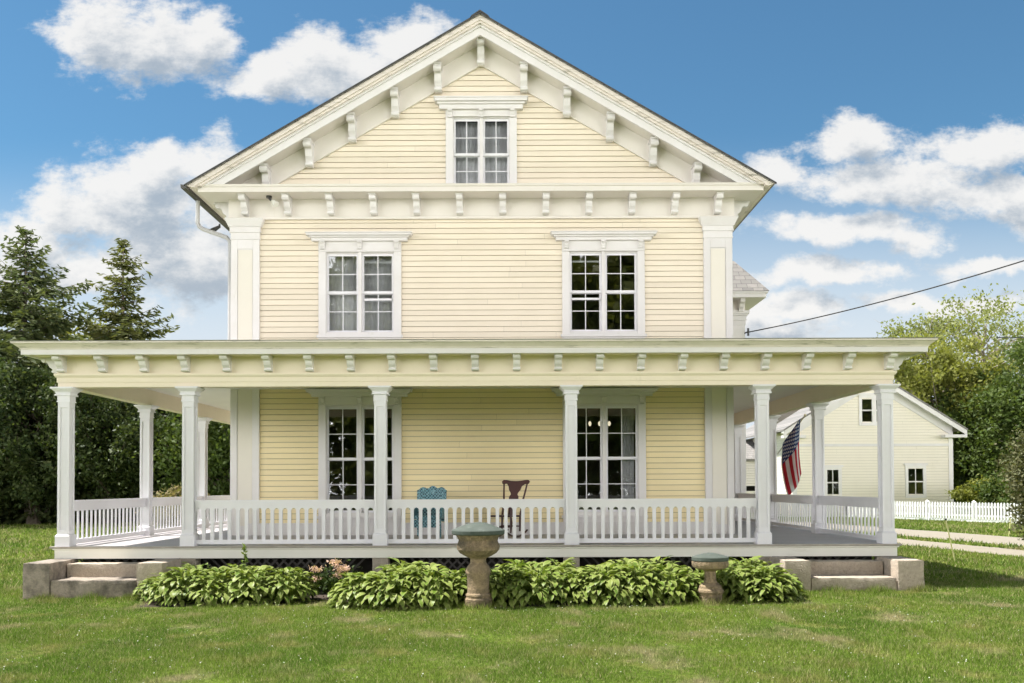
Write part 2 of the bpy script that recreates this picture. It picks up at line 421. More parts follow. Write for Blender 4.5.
def flag_mat():
    m, nt, b = new_mat('flag_cloth')
    uv = N(nt, 'ShaderNodeUVMap', uv_map='UVMap')
    sp = N(nt, 'ShaderNodeSeparateXYZ'); nt.links.new(uv.outputs[0], sp.inputs[0])
    def mth(op, a, b_=None, c=None):
        n = N(nt, 'ShaderNodeMath', operation=op)
        for i, x in enumerate((a, b_, c)):
            if x is None: continue
            if isinstance(x, (int, float)): n.inputs[i].default_value = x
            else: nt.links.new(x, n.inputs[i])
        return n.outputs[0]
    U, V = sp.outputs[0], sp.outputs[1]          # V = 1 at the top stripe, U = 0 at the staff
    s = mth('FLOOR', mth('MULTIPLY', V, 13)); red = mth('LESS_THAN', mth('MODULO', s, 2), .5)
    inc = mth('MULTIPLY', mth('LESS_THAN', U, .4), mth('GREATER_THAN', V, 6 / 13))
    # stars: a staggered grid, 11 columns by 9 rows, every other one
    cu = mth('MULTIPLY', U, 12 / .4); cv = mth('MULTIPLY', mth('SUBTRACT', V, 6 / 13), 10 * 13 / 7)
    iu = mth('ROUND', cu); iv = mth('ROUND', cv)
    du = mth('SUBTRACT', cu, iu); dv = mth('SUBTRACT', cv, iv)
    d = mth('SQRT', mth('ADD', mth('MULTIPLY', du, du), mth('MULTIPLY', dv, dv)))
    par = mth('LESS_THAN', mth('MODULO', mth('ADD', iu, iv), 2), .5)
    ok = mth('MULTIPLY', mth('MULTIPLY', mth('GREATER_THAN', iu, .5), mth('LESS_THAN', iu, 11.5)),
             mth('MULTIPLY', mth('GREATER_THAN', iv, .5), mth('LESS_THAN', iv, 9.5)))
    ang = mth('ARCTAN2', du, dv)
    rad = mth('ADD', .38, mth('MULTIPLY', .16, mth('COSINE', mth('MULTIPLY', ang, 5))))
    star = mth('MULTIPLY', mth('MULTIPLY', mth('LESS_THAN', d, rad), par), ok)
    def mix(f, a, c):
        mx = N(nt, 'ShaderNodeMix', data_type='RGBA'); nt.links.new(f, mx.inputs['Factor'])
        for i, x in ((6, a), (7, c)):
            if isinstance(x, tuple): mx.inputs[i].default_value = (*x, 1)
            else: nt.links.new(x, mx.inputs[i])
        return mx.outputs[2]
    st = mix(red, (.78, .76, .74), (.50, .025, .04))
    ca = mix(star, (.03, .05, .16), (.78, .78, .78))
    c = mix(inc, st, ca)
    nt.links.new(c, b.inputs['Base Color']); b.inputs['Roughness'].default_value = .8
    tr = N(nt, 'ShaderNodeBsdfTranslucent'); nt.links.new(c, tr.inputs['Color'])
    ms = N(nt, 'ShaderNodeMixShader'); ms.inputs[0].default_value = .5
    nt.links.new(b.outputs[0], ms.inputs[1]); nt.links.new(tr.outputs[0], ms.inputs[2])
    nt.links.new(ms.outputs[0], nt.nodes['Material Output'].inputs['Surface'])
    return m
M['flag'] = flag_mat()

# ------------------------------------------------------------------ the ground
def gz(x):
    return .045 + .0064 * max(-12.0, min(12.0, x))
def gza(x):
    return .045 + .0064 * np.clip(x, -12, 12)

g = MB()
xs = [-400, -12, 12, 400]; ys = [-150, 500]
for i in range(3):
    g.add([(xs[i], -150, gz(xs[i])), (xs[i + 1], -150, gz(xs[i + 1])), (xs[i + 1], 500, gz(xs[i + 1])), (xs[i], 500, gz(xs[i]))], [(0, 1, 2, 3)])
tag(g.build('lawn', M['ground']), kind='structure')

def track(pts, w, name):
    rng = random.Random(len(name) + int(w * 10))
    m = MB(); L = []
    for (x, y) in pts:
        a = w / 2 * (1 + rng.uniform(-.10, .10)); b = w / 2 * (1 + rng.uniform(-.10, .10))
        L.append((x - a, x + b, y))
    for (a0, b0, y0), (a1, b1, y1) in zip(L, L[1:]):
        m.add([(a0, y0, gz(a0) + .012), (b0, y0, gz(b0) + .012), (b1, y1, gz(b1) + .012), (a1, y1, gz(a1) + .012)], [(0, 1, 2, 3)])
    return m.build(name, M['gravel'])
def tpts(x0, d0, x1, d1, n=24):
    return [(x0 + (x1 - x0) * i / n, (d0 + (d1 - d0) * i / n) - 15.5) for i in range(n + 1)]
tag(track(tpts(16.6, 20.0, 12.5, 41.0), 3.0, 'driveway'), kind='structure')
tag(track(tpts(14.0, 16.0, 10.7, 33.0), 1.7, 'driveway_track'), kind='structure')

# ------------------------------------------------------------------ the house
house = tag(empty('farmhouse', (0, 3.3, 0)), 'large cream yellow farmhouse with white trim and wraparound columned porch', 'house')
YW = 3.3           # front wall plane
HW = 5.25          # half width of the house
DECK = .79
YB = 15.3          # back wall
PITCH = .115

# windows: centre x, glass z0, z1, meeting z, pane width, crown z0,z1, crown half width, mullion
WIN = {
    'ul': dict(x=-2.55, z0=5.08, z1=6.64, zm=5.87, gw=.58, mu=.16, c0=6.93, c1=7.09, cw=1.11),
    'ur': dict(x=2.55, z0=5.08, z1=6.64, zm=5.87, gw=.58, mu=.16, c0=6.93, c1=7.09, cw=1.11),
    'll': dict(x=-2.55, z0=1.30, z1=3.42, zm=2.375, gw=.58, mu=.16, c0=3.67, c1=3.82, cw=1.11),
    'lr': dict(x=2.55, z0=1.30, z1=3.42, zm=2.375, gw=.58, mu=.16, c0=3.67, c1=3.82, cw=1.11),
    'at': dict(x=0, z0=8.10, z1=9.49, zm=8.78, gw=.465, mu=.155, c0=9.70, c1=9.92, cw=.985),
}
for w in WIN.values():
    w['hw'] = w['gw'] + w['mu'] / 2 + .05          # half width of the hole
    w['cas'] = w['gw'] + w['mu'] / 2 + .205        # half width of the casing

def holes():
    return [(w['x'] - w['hw'], w['x'] + w['hw'], w['z0'] - .05, w['z1'] + .05) for w in WIN.values()]
def casings():
    return [(w['x'] - w['cas'] + .03, w['x'] + w['cas'] - .03, w['z0'] - .08, w['c0'] - .02) for w in WIN.values()]

def intervals(lo, hi, z, hs):
    iv = [(lo, hi)]
    for (a, b, c, d) in hs:
        if c < z < d:
            out = []
            for (p, q) in iv:
                if b <= p or a >= q: out.append((p, q)); continue
                if a > p: out.append((p, a))
                if b < q: out.append((b, q))
            iv = out
    return iv

def clap(mb, z0, z1, fn, hs, edges, pitch=PITCH, depth=.018, slot=.0085):
    z = z0
    rng = random.Random(int(z0 * 100))
    while z < z1 - .005:
        zt = min(z + pitch, z1)
        lo0, hi0 = edges(z); lo1, hi1 = edges(zt)
        boards = []
        for (p, q) in intervals(lo0, hi0, (z + zt) / 2, hs):
            t = p + rng.uniform(1.2, 4.6); prev = p
            while t < q - .5:
                boards.append((prev, t - .0012)); prev = t + .0012; t += rng.uniform(2.4, 4.8)
            boards.append((prev, q))
        for (p, q) in boards:
            p1 = lo1 if p == lo0 else p
            q1 = hi1 if q == hi0 else q
            if q1 < p1: q1 = p1 = (p1 + q1) / 2
            d = depth + rng.uniform(-.003, .003)
            zs = zt - (slot if zt - z > .05 else 0)
            mb.add([fn(p, d, z), fn(q, d, z), fn(q1, .004, zs), fn(p1, .004, zs)], [(0, 1, 2, 3)])
            mb.add([fn(p1, .004, zs), fn(q1, .004, zs), fn(q1, -.026, zs), fn(p1, -.026, zs)], [(0, 1, 2, 3)])
            mb.add([fn(p, -.026, z), fn(q, -.026, z), fn(q, d, z), fn(p, d, z)], [(0, 1, 2, 3)])
        z = zt

front = lambda s, o, z: (s, YW - o, z)
mb = MB()
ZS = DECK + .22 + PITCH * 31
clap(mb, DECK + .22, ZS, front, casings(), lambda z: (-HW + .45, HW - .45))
mb.build('porch_wall', M['siding_porch_light'], house, True, fix=False)
mb = MB()
clap(mb, ZS, 7.42, front, casings(), lambda z: (-HW + .45, HW - .45))
mb.build('wall', M['siding'], house, True, fix=False)
# gable siding
ZA = 11.43; SL = .585
def rz(x): return ZA - SL * abs(x)
mb = MB()
clap(mb, 7.93, ZA - .76, front, casings(), lambda z: (-(ZA - .76 - z) / SL, (ZA - .76 - z) / SL))
mb.build('gable_wall', M['siding'], house, True, fix=False)
# side and back walls
for sx in (-1, 1):
    mb = MB()
    clap(mb, DECK - .2, 7.5, lambda s, o, z: (sx * (HW - .02 + o), s, z), [], lambda z: (YW + .5, YB - .1))
    mb.build('side_wall', M['siding'], house, True, fix=False)
# wall body behind the boards, with the window holes left open
mb = MB()
hs = holes()
bx = sorted(set([-HW + .03, HW - .03] + [h[0] for h in hs if h[2] < 7] + [h[1] for h in hs if h[2] < 7]))
bz = sorted(set([0.0, 7.5] + [h[2] for h in hs if h[2] < 7] + [h[3] for h in hs if h[2] < 7]))
for i in range(len(bx) - 1):
    for j in range(len(bz) - 1):
        cx, cz = (bx[i] + bx[i + 1]) / 2, (bz[j] + bz[j + 1]) / 2
        if any(a < cx < b and c < cz < d for a, b, c, d in hs): continue
        mb.box(bx[i], bx[i + 1], YW + .03, YW + .15, bz[j], bz[j + 1])
a = WIN['at']; h0, h1, hz0, hz1 = -a['hw'], a['hw'], a['z0'] - .05, a['z1'] + .05
for s in (-1, 1):
    xe = 5.2
    mb.prism_y([(s * h1, 7.5), (s * xe, 7.5), (s * xe, rz(xe) - .12), (s * h1, rz(h1) - .12)], YW + .03, YW + .15)
mb.prism_y([(h0, hz1), (h1, hz1), (h1, rz(h1) - .12), (0, ZA - .12), (h0, rz(h0) - .12)], YW + .03, YW + .15)
mb.box(h0, h1, YW + .03, YW + .15, 7.5, hz0)
for sx in (-1, 1):
    mb.box(min(sx * (HW - .17), sx * (HW - .05)), max(sx * (HW - .17), sx * (HW - .05)), YW + .15, YB, 0, 7.5)
mb.box(-HW + .03, HW - .03, YB - .14, YB, 0, 7.5)
mb.prism_y([(-5.2, 7.5), (5.2, 7.5), (5.2, rz(5.2) - .12), (0, ZA - .12), (-5.2, rz(5.2) - .12)], YB - .14, YB)
# floors and a cross wall so the rooms are dim
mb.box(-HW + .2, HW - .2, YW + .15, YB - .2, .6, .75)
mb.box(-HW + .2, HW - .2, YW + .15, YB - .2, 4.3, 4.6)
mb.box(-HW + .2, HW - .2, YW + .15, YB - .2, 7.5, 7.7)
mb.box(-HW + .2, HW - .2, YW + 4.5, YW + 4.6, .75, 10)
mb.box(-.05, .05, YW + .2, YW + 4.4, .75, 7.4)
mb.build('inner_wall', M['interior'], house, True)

# baseboard along the porch wall
mb = MB(); mb.box(-HW + .35, HW - .35, YW - .05, YW + .01, DECK, DECK + .23); mb.box(-HW + .35, HW - .35, YW - .065, YW + .01, DECK + .23, DECK + .255)
mb.build('baseboard', M['white'], house, True)

# corner pilasters
def pilaster(xo, s, y, z0, z1, name='corner_pilaster', w=.60, capz=7.40):
    """xo = outer edge, s = side sign"""
    xi = xo - s * w
    lo, hi = min(xo, xi), max(xo, xi)
    yb = y + .5
    m = MB()
    p = .06
    m.box(lo + .14, hi - .14, y - .04, y + .1, z0, capz - .42)           # recessed panel body (cream strip laid on it)
    m.box(lo, lo + .14, y - p, y + .1, z0, capz - .42)
    m.box(hi - .14, hi, y - p, y + .1, z0, capz - .42)
    m.box(lo + .14, hi - .14, y - p, y + .1, capz - .62, capz - .42)
    # return on the side wall
    if s > 0: m.box(hi - .14, hi - .003, y + .1, yb, z0, capz - .42)
    else: m.box(lo + .003, lo + .14, y + .1, yb, z0, capz - .42)
    o = m.build(name, M['white'], house, True, bevel=.004)
    c = MB()
    def ring(e, a, b, e2=None):
        e2 = e if e2 is None else e2
        vs = []
        for (ee, z) in ((e, a), (e2, b)):
            vs += [(lo - ee, y - p - ee, z), (hi + ee, y - p - ee, z), (hi + ee, yb, z), (lo - ee, yb, z)]
        c.add(vs, [(0, 3, 2, 1), (4, 5, 6, 7), (0, 1, 5, 4), (1, 2, 6, 5), (2, 3, 7, 6), (3, 0, 4, 7)])
    ring(.012, capz - .42, capz - .39)
    ring(.004, capz - .39, capz - .275)
    ring(.03, capz - .275, capz - .25)
    ring(.02, capz - .25, capz - .16)
    ring(.045, capz - .16, capz - .135)
    ring(.05, capz - .135, capz + .003, .11)
    c.build('capital', M['white'], o, True)
    k = MB(); k.box(lo + .15, hi - .15, y - .046, y - .02, z0 + .2, capz - .64)
    k.build('panel', M['panel'], o, True)
for s in (-1, 1):
    pilaster(s * HW, s, YW, DECK, 7.4)

# main frieze and cornice
mb = MB(); mb.sweep_u([(-.05, 7.40), (.05, 7.40), (.05, 7.845), (-.05, 7.845)], HW, YW, YB)
mb.sweep_u([(.05, 7.40), (.075, 7.40), (.075, 7.435), (.05, 7.45)], HW, YW, YB)
mb.build('frieze', M['cream_trim'], house, True)
mb = MB(); mb.sweep_u([(.0, 7.83), (.53, 7.83), (.53, 7.965), (.0, 7.965)], HW, YW, YB, 0)
mb.sweep_u([(.53, 7.93), (.555, 7.93), (.575, 7.975), (.53, 7.975)], HW, YW, YB)
mb.build('cornice', M['cream_trim'], house, True)

def clipz(poly, zmin):
    out = []
    n = len(poly)
    for i in range(n):
        p, q = poly[i], poly[(i + 1) % n]
        if p[1] >= zmin: out.append(p)
        if (p[1] >= zmin) != (q[1] >= zmin):
            t = (zmin - p[1]) / (q[1] - p[1])
            out.append((p[0] + t * (q[0] - p[0]), zmin))
    return out
def rake(name, mat, t0, t1, xe, y0, y1, zmin, parts=None, dx=0.0):
    m = MB()
    for s in (-1, 1):
        poly = [(0, ZA - t0), (s * xe, rz(xe) - t0), (s * xe, rz(xe) - t1), (0, ZA - t1)]
        if s < 0: poly = poly[::-1]
        poly = clipz(poly, zmin)
        m.prism_y(poly, y0, y1)
    return m.build(name, mat, house, True)
rf = rake('roof', M['shingle'], -.005, .024, 5.98, YW - .69, YB + .3, 0)
m = MB()
for s in (-1, 1):
    m.prism_y([(0, ZA + .010), (s * 6.0, rz(6.0) + .010), (s * 6.0, rz(6.0) - .016), (0, ZA - .016)], YW - .71, YW - .66)
m.build('drip_edge', M['shingle_edge'], rf, True)
m = MB(); m.prism_y([(-.20, rz(.20) + .01), (0, ZA + .015), (.20, rz(.20) + .01), (.17, rz(.17) + .035), (0, ZA + .05), (-.17, rz(.17) + .035)], YW - .72, YB + .3)
m.build('ridge_cap', M['shingle_edge'], rf, True)
rake('rake_crown', M['crown'], .027, .12, 5.93, YW - .655, YW + .1, 7.93)
rake('rake_crown', M['crown'], .12, .17, 5.90, YW - .625, YW + .1, 7.93)
rake('rake_crown', M['white'], .17, .215, 5.86, YW - .575, YW + .1, 7.955)
rake('rake_fascia', M['white'], .215, .375, 5.80, YW - .535, YW - .48, 7.97)
rake('rake_soffit', M['cream_trim'], .22, .33, 5.80, YW - .48, YW + .1, 7.97)
rake('rake_frieze', M['cream_trim'], .33, .78, 5.3, YW - .045, YW + .02, 7.97)
rake('rake_frieze', M['cream_trim'], .745, .78, 5.3, YW - .065, YW - .045, 7.97)

# scroll brackets ------------------------------------------------------
def bracket_mesh(h, d, w, name):
    """profile in (out, z): top at z=0, wall at out=0"""
    m = MB()
    prof = [(0, 0), (d, 0), (d * 1.0, -.20 * h), (d * .93, -.28 * h), (d * .80, -.32 * h), (d * .70, -.30 * h), (d * .62, -.36 * h),
            (d * .58, -.50 * h), (d * .52, -.62 * h), (d * .40, -.72 * h), (d * .34, -.80 * h), (d * .36, -.90 * h), (d * .26, -1.0 * h), (0, -1.0 * h)]
    m.prism([(p, q) for p, q in prof], lambda a, b: (-w / 2, -a, b), lambda a, b: (w / 2, -a, b))
    # wider cap block and the round roll on the front
    m.box(-w * .62, w * .62, -d * 1.06, 0, -.07 * h, .0)
    n = 10
    for (cx_, cz_, r) in ((d * .86, -.19 * h, .13 * h), (d * .33, -.90 * h, .08 * h)):
        ring = [(cx_ + r * math.cos(2 * math.pi * k / n), cz_ + r * math.sin(2 * math.pi * k / n)) for k in range(n)]
        m.prism(ring, lambda a, b: (-w * .56, -a, b), lambda a, b: (w * .56, -a, b))
    me = bpy.data.meshes.new(name); me.from_pydata(m.v, [], m.f)
    import bmesh
    bm = bmesh.new(); bm.from_mesh(me); bmesh.ops.recalc_face_normals(bm, faces=bm.faces); bm.to_mesh(me); bm.free()
    return me
def place_bracket(me, mat, x, y, z, rzr=0.0, parent=house):
    if not me.materials: me.materials.append(mat)
    o = bpy.data.objects.new('bracket', me); COL.objects.link(o)
    o.parent = parent
    o.location = Vector((x, y, z)) - house.location
    o.rotation_euler = (0, 0, rzr)
    return o
bm_c = bracket_mesh(.36, .36, .125, 'cornice_bracket')
for k in range(-6, 6):
    place_bracket(bm_c, M['white'], (k + .5) * .896, YW - .052, 7.828)
bm_r = bracket_mesh(.50, .36, .14, 'rake_bracket')
for k in range(-5, 6):
    x = k * .896
    place_bracket(bm_r, M['white'], x, YW - .047, rz(x) - .315 - (.07 * SL if k else .0))
# eave brackets on the two sides (near corners only show)
bm_e = bracket_mesh(.36, .36, .125, 'eave_bracket')
for s in (-1, 1):
    for k in range(0, 12):
        place_bracket(bm_e, M['white'], s * (HW + .052), YW + .25 + k * 1.0, 7.828, s * R(90))

# gutter along the left eave, downspout
m = MB(); m.prism([(-6.08, 7.87), (-5.97, 7.86), (-5.96, 7.93), (-6.09, 7.945)], lambda a, b: (a, YW - .66, b), lambda a, b: (a, YB, b))
gt = m.build('gutter', M['gutter'], house, True)
for s in (-1, 1):
    m = MB(); m.prism_y([(s * 5.785, 7.976), (s * 5.785, 7.90), (s * 5.87, 7.89), (s * 5.95, 7.915), (s * 5.955, 7.925), (s * 5.80, 7.99)], YW - .65, YB)
    m.build('eave_crown', M['crown'], house, True)
m = MB()
m.tube([(-6.02, YW + .15, 7.86), (-6.02, YW + .15, 7.40), (-5.98, YW + .15, 7.31), (-5.90, YW + .15, 7.26), (-5.40, YW + .15, 7.08), (-5.33, YW + .15, 6.98), (-5.33, YW + .15, 4.72)], .045, 10)
m.build('downspout', M['pipe'], house, True, smooth=True)
# small spot lamp under the soffit
m = MB(); m.tube([(-4.40, YW - .25, 7.83), (-4.40, YW - .25, 7.79)], .06, 12); m.tube([(-4.40, YW - .25, 7.79), (-4.36, YW - .28, 7.74), (-4.30, YW - .31, 7.70)], .022, 8)
sl = m.build('spot_lamp', M['metal'], house, True, smooth=True)
m = MB(); m.tube([(-4.32, YW - .30, 7.715), (-4.27, YW - .33, 7.67), (-4.22, YW - .36, 7.62)], [.03, .06, .065], 12)
m.build('lamp_glass', M['lampglass'], sl, True, smooth=True)
# horn-shaped lamp on the gutter corner
m = MB(); m.tube([(-5.62, YW + .35, 7.42), (-5.60, YW + .3, 7.34)], .02, 8); m.tube([(-5.60, YW + .30, 7.36), (-5.70, YW + .25, 7.28), (-5.74, YW + .22, 7.22)], [.03, .05, .075], 12)
m.build('spot_lamp', M['metal'], house, True, smooth=True)

# windows ------------------------------------------------------------------
def window(w, curtain=0, lowered=(0, 0), trim='white', sill=True):
    x, z0, z1, zm, gw, mu = w['x'], w['z0'], w['z1'], w['zm'], w['gw'], w['mu']
    cas, hw = w['cas'], w['hw']
    T = M[trim]
    st = .045                                   # stile width
    m = MB()
    y0 = YW - .055
    hz = z1 + .07                                # top of the opening
    m.box(x - cas, x - hw, y0, YW + .03, z0 - .12, hz)
    m.box(x + hw, x + cas, y0, YW + .03, z0 - .12, hz)
    m.box(x - cas, x + cas, y0 - .008, YW + .03, hz, w['c0'] + .02)          # frieze board over the window
    m.box(x - cas, x + cas, y0 - .022, y0 - .008, hz, hz + .022)
    m.box(x - mu / 2 + st, x + mu / 2 - st, y0 + .01, YW + .09, z0 - .05, hz)     # mullion
    # jambs inside the hole
    m.box(x - hw, x - hw + .012, YW - .02, YW + .16, z0 - .05, hz)
    m.box(x + hw - .012, x + hw, YW - .02, YW + .16, z0 - .05, hz)
    m.box(x - hw + .012, x + hw - .012, YW - .02, YW + .16, hz - .025, hz)
    f = m.build('window', T, house, True, bevel=.004)
    c = MB()
    cw = w['cw']; c0, c1 = w['c0'], w['c1']
    # crown: stepped moulding
    h = c1 - c0
    for (o_, a_, b_) in ((.10, 0, .42), (.14, .42, .62), (.19, .62, .9), (.21, .9, 1.0)):
        e = cw - .21 + o_
        c.box(x - e, x + e, YW - .03 - o_, YW + .02, c0 + a_ * h, c0 + b_ * h)
    c.build('window_crown', T, f, True)
    bm = bracket_mesh(.17, .085, .085, 'window_bracket')
    for px in (x - cas + .09, x, x + cas - .09):
        bm2 = bm
        if not bm2.materials: bm2.materials.append(T)
        b = bpy.data.objects.new('window_bracket', bm2); COL.objects.link(b); b.parent = f
        b.location = (px, y0 - .005, c0 + .002)
    if sill:
        s_ = MB(); s_.box(x - cas - .03, x + cas + .03, YW - .10, YW + .05, z0 - .17, z0 - .115); s_.box(x - cas, x + cas, YW - .05, YW + .02, z0 - .26, z0 - .17)
        s_.box(x - hw, x + hw, YW - .04, YW + .16, z0 - .115, z0 - .05)
        s_.build('sill', T, f, True)
    for i, sx in enumerate((-1, 1)):
        gx0 = x + (mu / 2 if sx > 0 else -mu / 2 - gw); gx1 = gx0 + gw
        lo = lowered[i]
        s_ = MB()
        # upper sash, outer
        yu = YW + .012
        def bars(xa, xb, za, zb, y, rails, zmid):
            s_.box(xa - st, xa, y, y + .035, za - rails[0], zb + rails[1])
            s_.box(xb, xb + st, y, y + .035, za - rails[0], zb + rails[1])
            s_.box(xa, xb, y, y + .035, zb, zb + rails[1])
            s_.box(xa, xb, y, y + .035, za - rails[0], za)
            s_.box((xa + xb) / 2 - .0085, (xa + xb) / 2 + .0085, y + .004, y + .028, za, zb)
            s_.box(xa, (xa + xb) / 2 - .0085, y + .004, y + .028, zmid - .0085, zmid + .0085)
            s_.box((xa + xb) / 2 + .0085, xb, y + .004, y + .028, zmid - .0085, zmid + .0085)
        bars(gx0, gx1, zm + .03, z1, yu, (.055, .045), (zm + z1) / 2)
        bars(gx0, gx1, z0, zm - .035, yu + .042, (.05, .055), (zm + z0) / 2)
        if lo:
            s_.box(gx0, gx1, yu + .045, yu + .07, z1 - lo - .018, z1 - lo + .018)
            s_.box(gx0, gx1, yu - .012, yu + .035, zm - .02 - lo - .03, zm - .02 - lo + .012)
        s_.build('sash', M['white_rail'] if trim == 'white' else T, f, True)
        p_ = MB()
        for (za, zb, yy) in ((zm + .03, z1, yu + .016), (z0, zm - .035, yu + .058)):
            p_.add([(gx0, yy, za), (gx1, yy, za), (gx1, yy, zb), (gx0, yy, zb)], [(0, 1, 2, 3)])
        p_.build('pane', M['glass'], f, True)
    if curtain:
        k = MB(); n = 60
        for part in ([(-1, 1)] if curtain == 1 else [(.55, .92)]):
            pts = []
            for q in range(n + 1):
                xx = x + hw * (part[0] + (part[1] - part[0]) * q / n)
                pts.append((xx, YW + .24 + .006 * math.sin(q * 1.35) + .006 * math.sin(q * .51)))
            for (xa, ya), (xb, yb) in zip(pts, pts[1:]):
                k.add([(xa, ya, z0 - .05), (xb, yb, z0 - .05), (xb, yb, z1 + .05), (xa, ya, z1 + .05)], [(0, 1, 2, 3)])
        k.build('curtain', M['curtain'], f, True, fix=False)
    return f
window(WIN['ul'], 1, (0, .12))
window(WIN['ur'], 0, (.12, 0))
window(WIN['ll'], 0, (0, 0))
window(WIN['lr'], 2, (0, 0))
window(WIN['at'], 1, (0, 0), sill=False)

# rear wing showing past the right corner ------------------------------
WY = 10.55; WX = 7.35; WT = 6.85
m = MB()
clap(m, .6, WT - .1, lambda s, o, z: (s, WY - o, z), [], lambda z: (4.9, WX - .3))
m.build('wing_wall', M['siding'], house, True, fix=False)
m = MB(); m.box(4.9, WX - .03, WY + .03, WY + 6, 0, WT + .3); m.build('wing_inner_wall', M['interior'], house, True)
m = MB(); clap(m, .6, WT - .1, lambda s, o, z: (WX + o, s, z), [], lambda z: (WY + .3, WY + 6)); m.build('wing_wall', M['siding'], house, True, fix=False)
m = MB(); m.box(WX - .5, WX + .04, WY - .05, WY + .3, .6, WT - .42)
o = m.build('corner_pilaster', M['white'], house, True)
c = MB()
for (e, a_, b_) in ((.015, -.42, -.28), (.04, -.28, -.24), (.03, -.24, -.14), (.07, -.14, -.09), (.11, -.09, .0)):
    c.box(WX - .5 - e, WX + .04 + e, WY - .05 - e, WY + .3, WT + a_, WT + b_)
c.build('capital', M['white'], o, True)
m = MB(); m.box(4.9, WX + .045, WY - .045, WY + 6, WT, WT + .30)
m.build('frieze', M['cream_trim'], house, True)
m = MB(); m.box(4.9, WX + .53, WY - .53, WY + 6.5, WT + .30, WT + .42); m.box(4.9, WX + .57, WY - .57, WY + 6.5, WT + .42, WT + .47)
m.build('cornice', M['white'], house, True)
def frus(x0, x1, y0, y1, z0, ax, ay, z1):
    m = MB()
    m.add([(x0, y0, z0), (x1, y0, z0), (x1, y1, z0), (x0, y1, z0), (x0, y0 + ay, z1), (x1 - ax, y0 + ay, z1), (x1 - ax, y1 - ay, z1), (x0, y1 - ay, z1)],
          [(0, 3, 2, 1), (4, 5, 6, 7), (0, 1, 5, 4), (1, 2, 6, 5), (2, 3, 7, 6), (3, 0, 4, 7)])
    return m
frus(4.9, WX + .60, WY - .60, WY + 6.5, WT + .475, .80, .80, WT + 1.52).build('wing_roof', M['shingle'], house, True)
for px in (WX - .1, WX - 1.0):
    place_bracket(bm_c, M['white'], px, WY - .05, WT + .298)

# ------------------------------------------------------------------ porch (parts of the house)
PA = 7.06; PYB = 10.3
CZ = 3.52
# entablature
m = MB()
m.sweep_u([(-.10, CZ), (.10, CZ), (.10, 3.60), (-.10, 3.60)], PA, 0, PYB)
m.sweep_u([(-.10, 3.60), (.115, 3.60), (.115, 3.685), (-.10, 3.685)], PA, 0, PYB)
m.sweep_u([(-.10, 3.685), (.128, 3.685), (.15, 3.72), (.15, 3.75), (-.10, 3.75)], PA, 0, PYB)
m.build('porch_beam', M['porch_bounce_cream'], house, True)
m = MB(); m.sweep_u([(-.10, 3.75), (.11, 3.75), (.11, 4.035), (-.10, 4.035)], PA, 0, PYB); m.build('porch_frieze', M['porch_bounce_cream'], house, True)
m = MB(); m.sweep_u([(-.10, 4.035), (.50, 4.035), (.50, 4.05), (-.10, 4.05)], PA, 0, PYB); m.build('porch_soffit', M['porch_bounce_cream'], house, True)
m = MB(); m.sweep_u([(.45, 4.02), (.515, 4.02), (.515, 4.105), (.45, 4.105)], PA, 0, PYB); m.build('porch_fascia', M['white'], house, True)
m = MB(); m.sweep_u([(.45, 4.105), (.525, 4.105), (.535, 4.13), (.60, 4.185), (.63, 4.2), (.63, 4.225), (.45, 4.225)], PA, 0, PYB); m.build('porch_crown', M['crown'], house, True)
# roof sheet and ceiling
m = MB()
m.sweep_u([(-1.90, 4.46), (.64, 4.226), (.65, 4.236), (-1.90, 4.48)], PA, 0, PYB)
m.box(-5.16, 5.16, 1.7, YW, 4.475, 4.495)
m.build('porch_roof', M['porch_roof'], house, True)
m = MB()
m.box(-PA + .1, PA - .1, .1, YW, 3.84, 3.86)
m.box(-PA + .1, -HW + .02, YW, PYB, 3.84, 3.86); m.box(HW - .02, PA - .1, YW, PYB, 3.84, 3.86)
m.build('porch_ceiling', M['ceiling'], house, True)
# brackets under the eaves
bm_p = bracket_mesh(.265, .30, .115, 'porch_bracket')
for k in range(-10, 11):
    place_bracket(bm_p, M['white'], k * .706, -.112, 4.033)
for s in (-1, 1):
    for k in range(0, 14):
        place_bracket(bm_p, M['white'], s * (PA + .112), .0 + k * .706, 4.033, s * R(90))
# deck
m = MB()
n = 0
y = -.16
while y < YW - .05:                      # boards run left to right on the front
    m.box(-7.2, 7.2, y, min(y + .082, YW - .02), DECK - .03, DECK); y += .085
for s in (-1, 1):
    x0, x1 = (s * 7.2, s * (HW - .05)); lo, hi = min(x0, x1), max(x0, x1)
    m.box(lo, hi, YW - .017, PYB + .1, DECK - .03, DECK)
m.build('deck', M['deck'], house, True)
m = MB(); m.sweep_u([(-.05, DECK - .032), (.16, DECK - .032), (.185, DECK - .022), (.185, DECK + .004), (.155, DECK + .004), (.155, DECK - .03), (-.05, DECK - .03)], PA, 0, PYB + .1)
m.build('deck_nosing', M['deck_edge'], house, True)
m = MB(); m.sweep_u([(.05, .585), (.125, .585), (.125, DECK - .06), (.15, DECK - .05), (.15, DECK - .033), (.05, DECK - .033)], PA, 0, PYB + .1)
m.build('deck_skirt', M['fascia'], house, True)
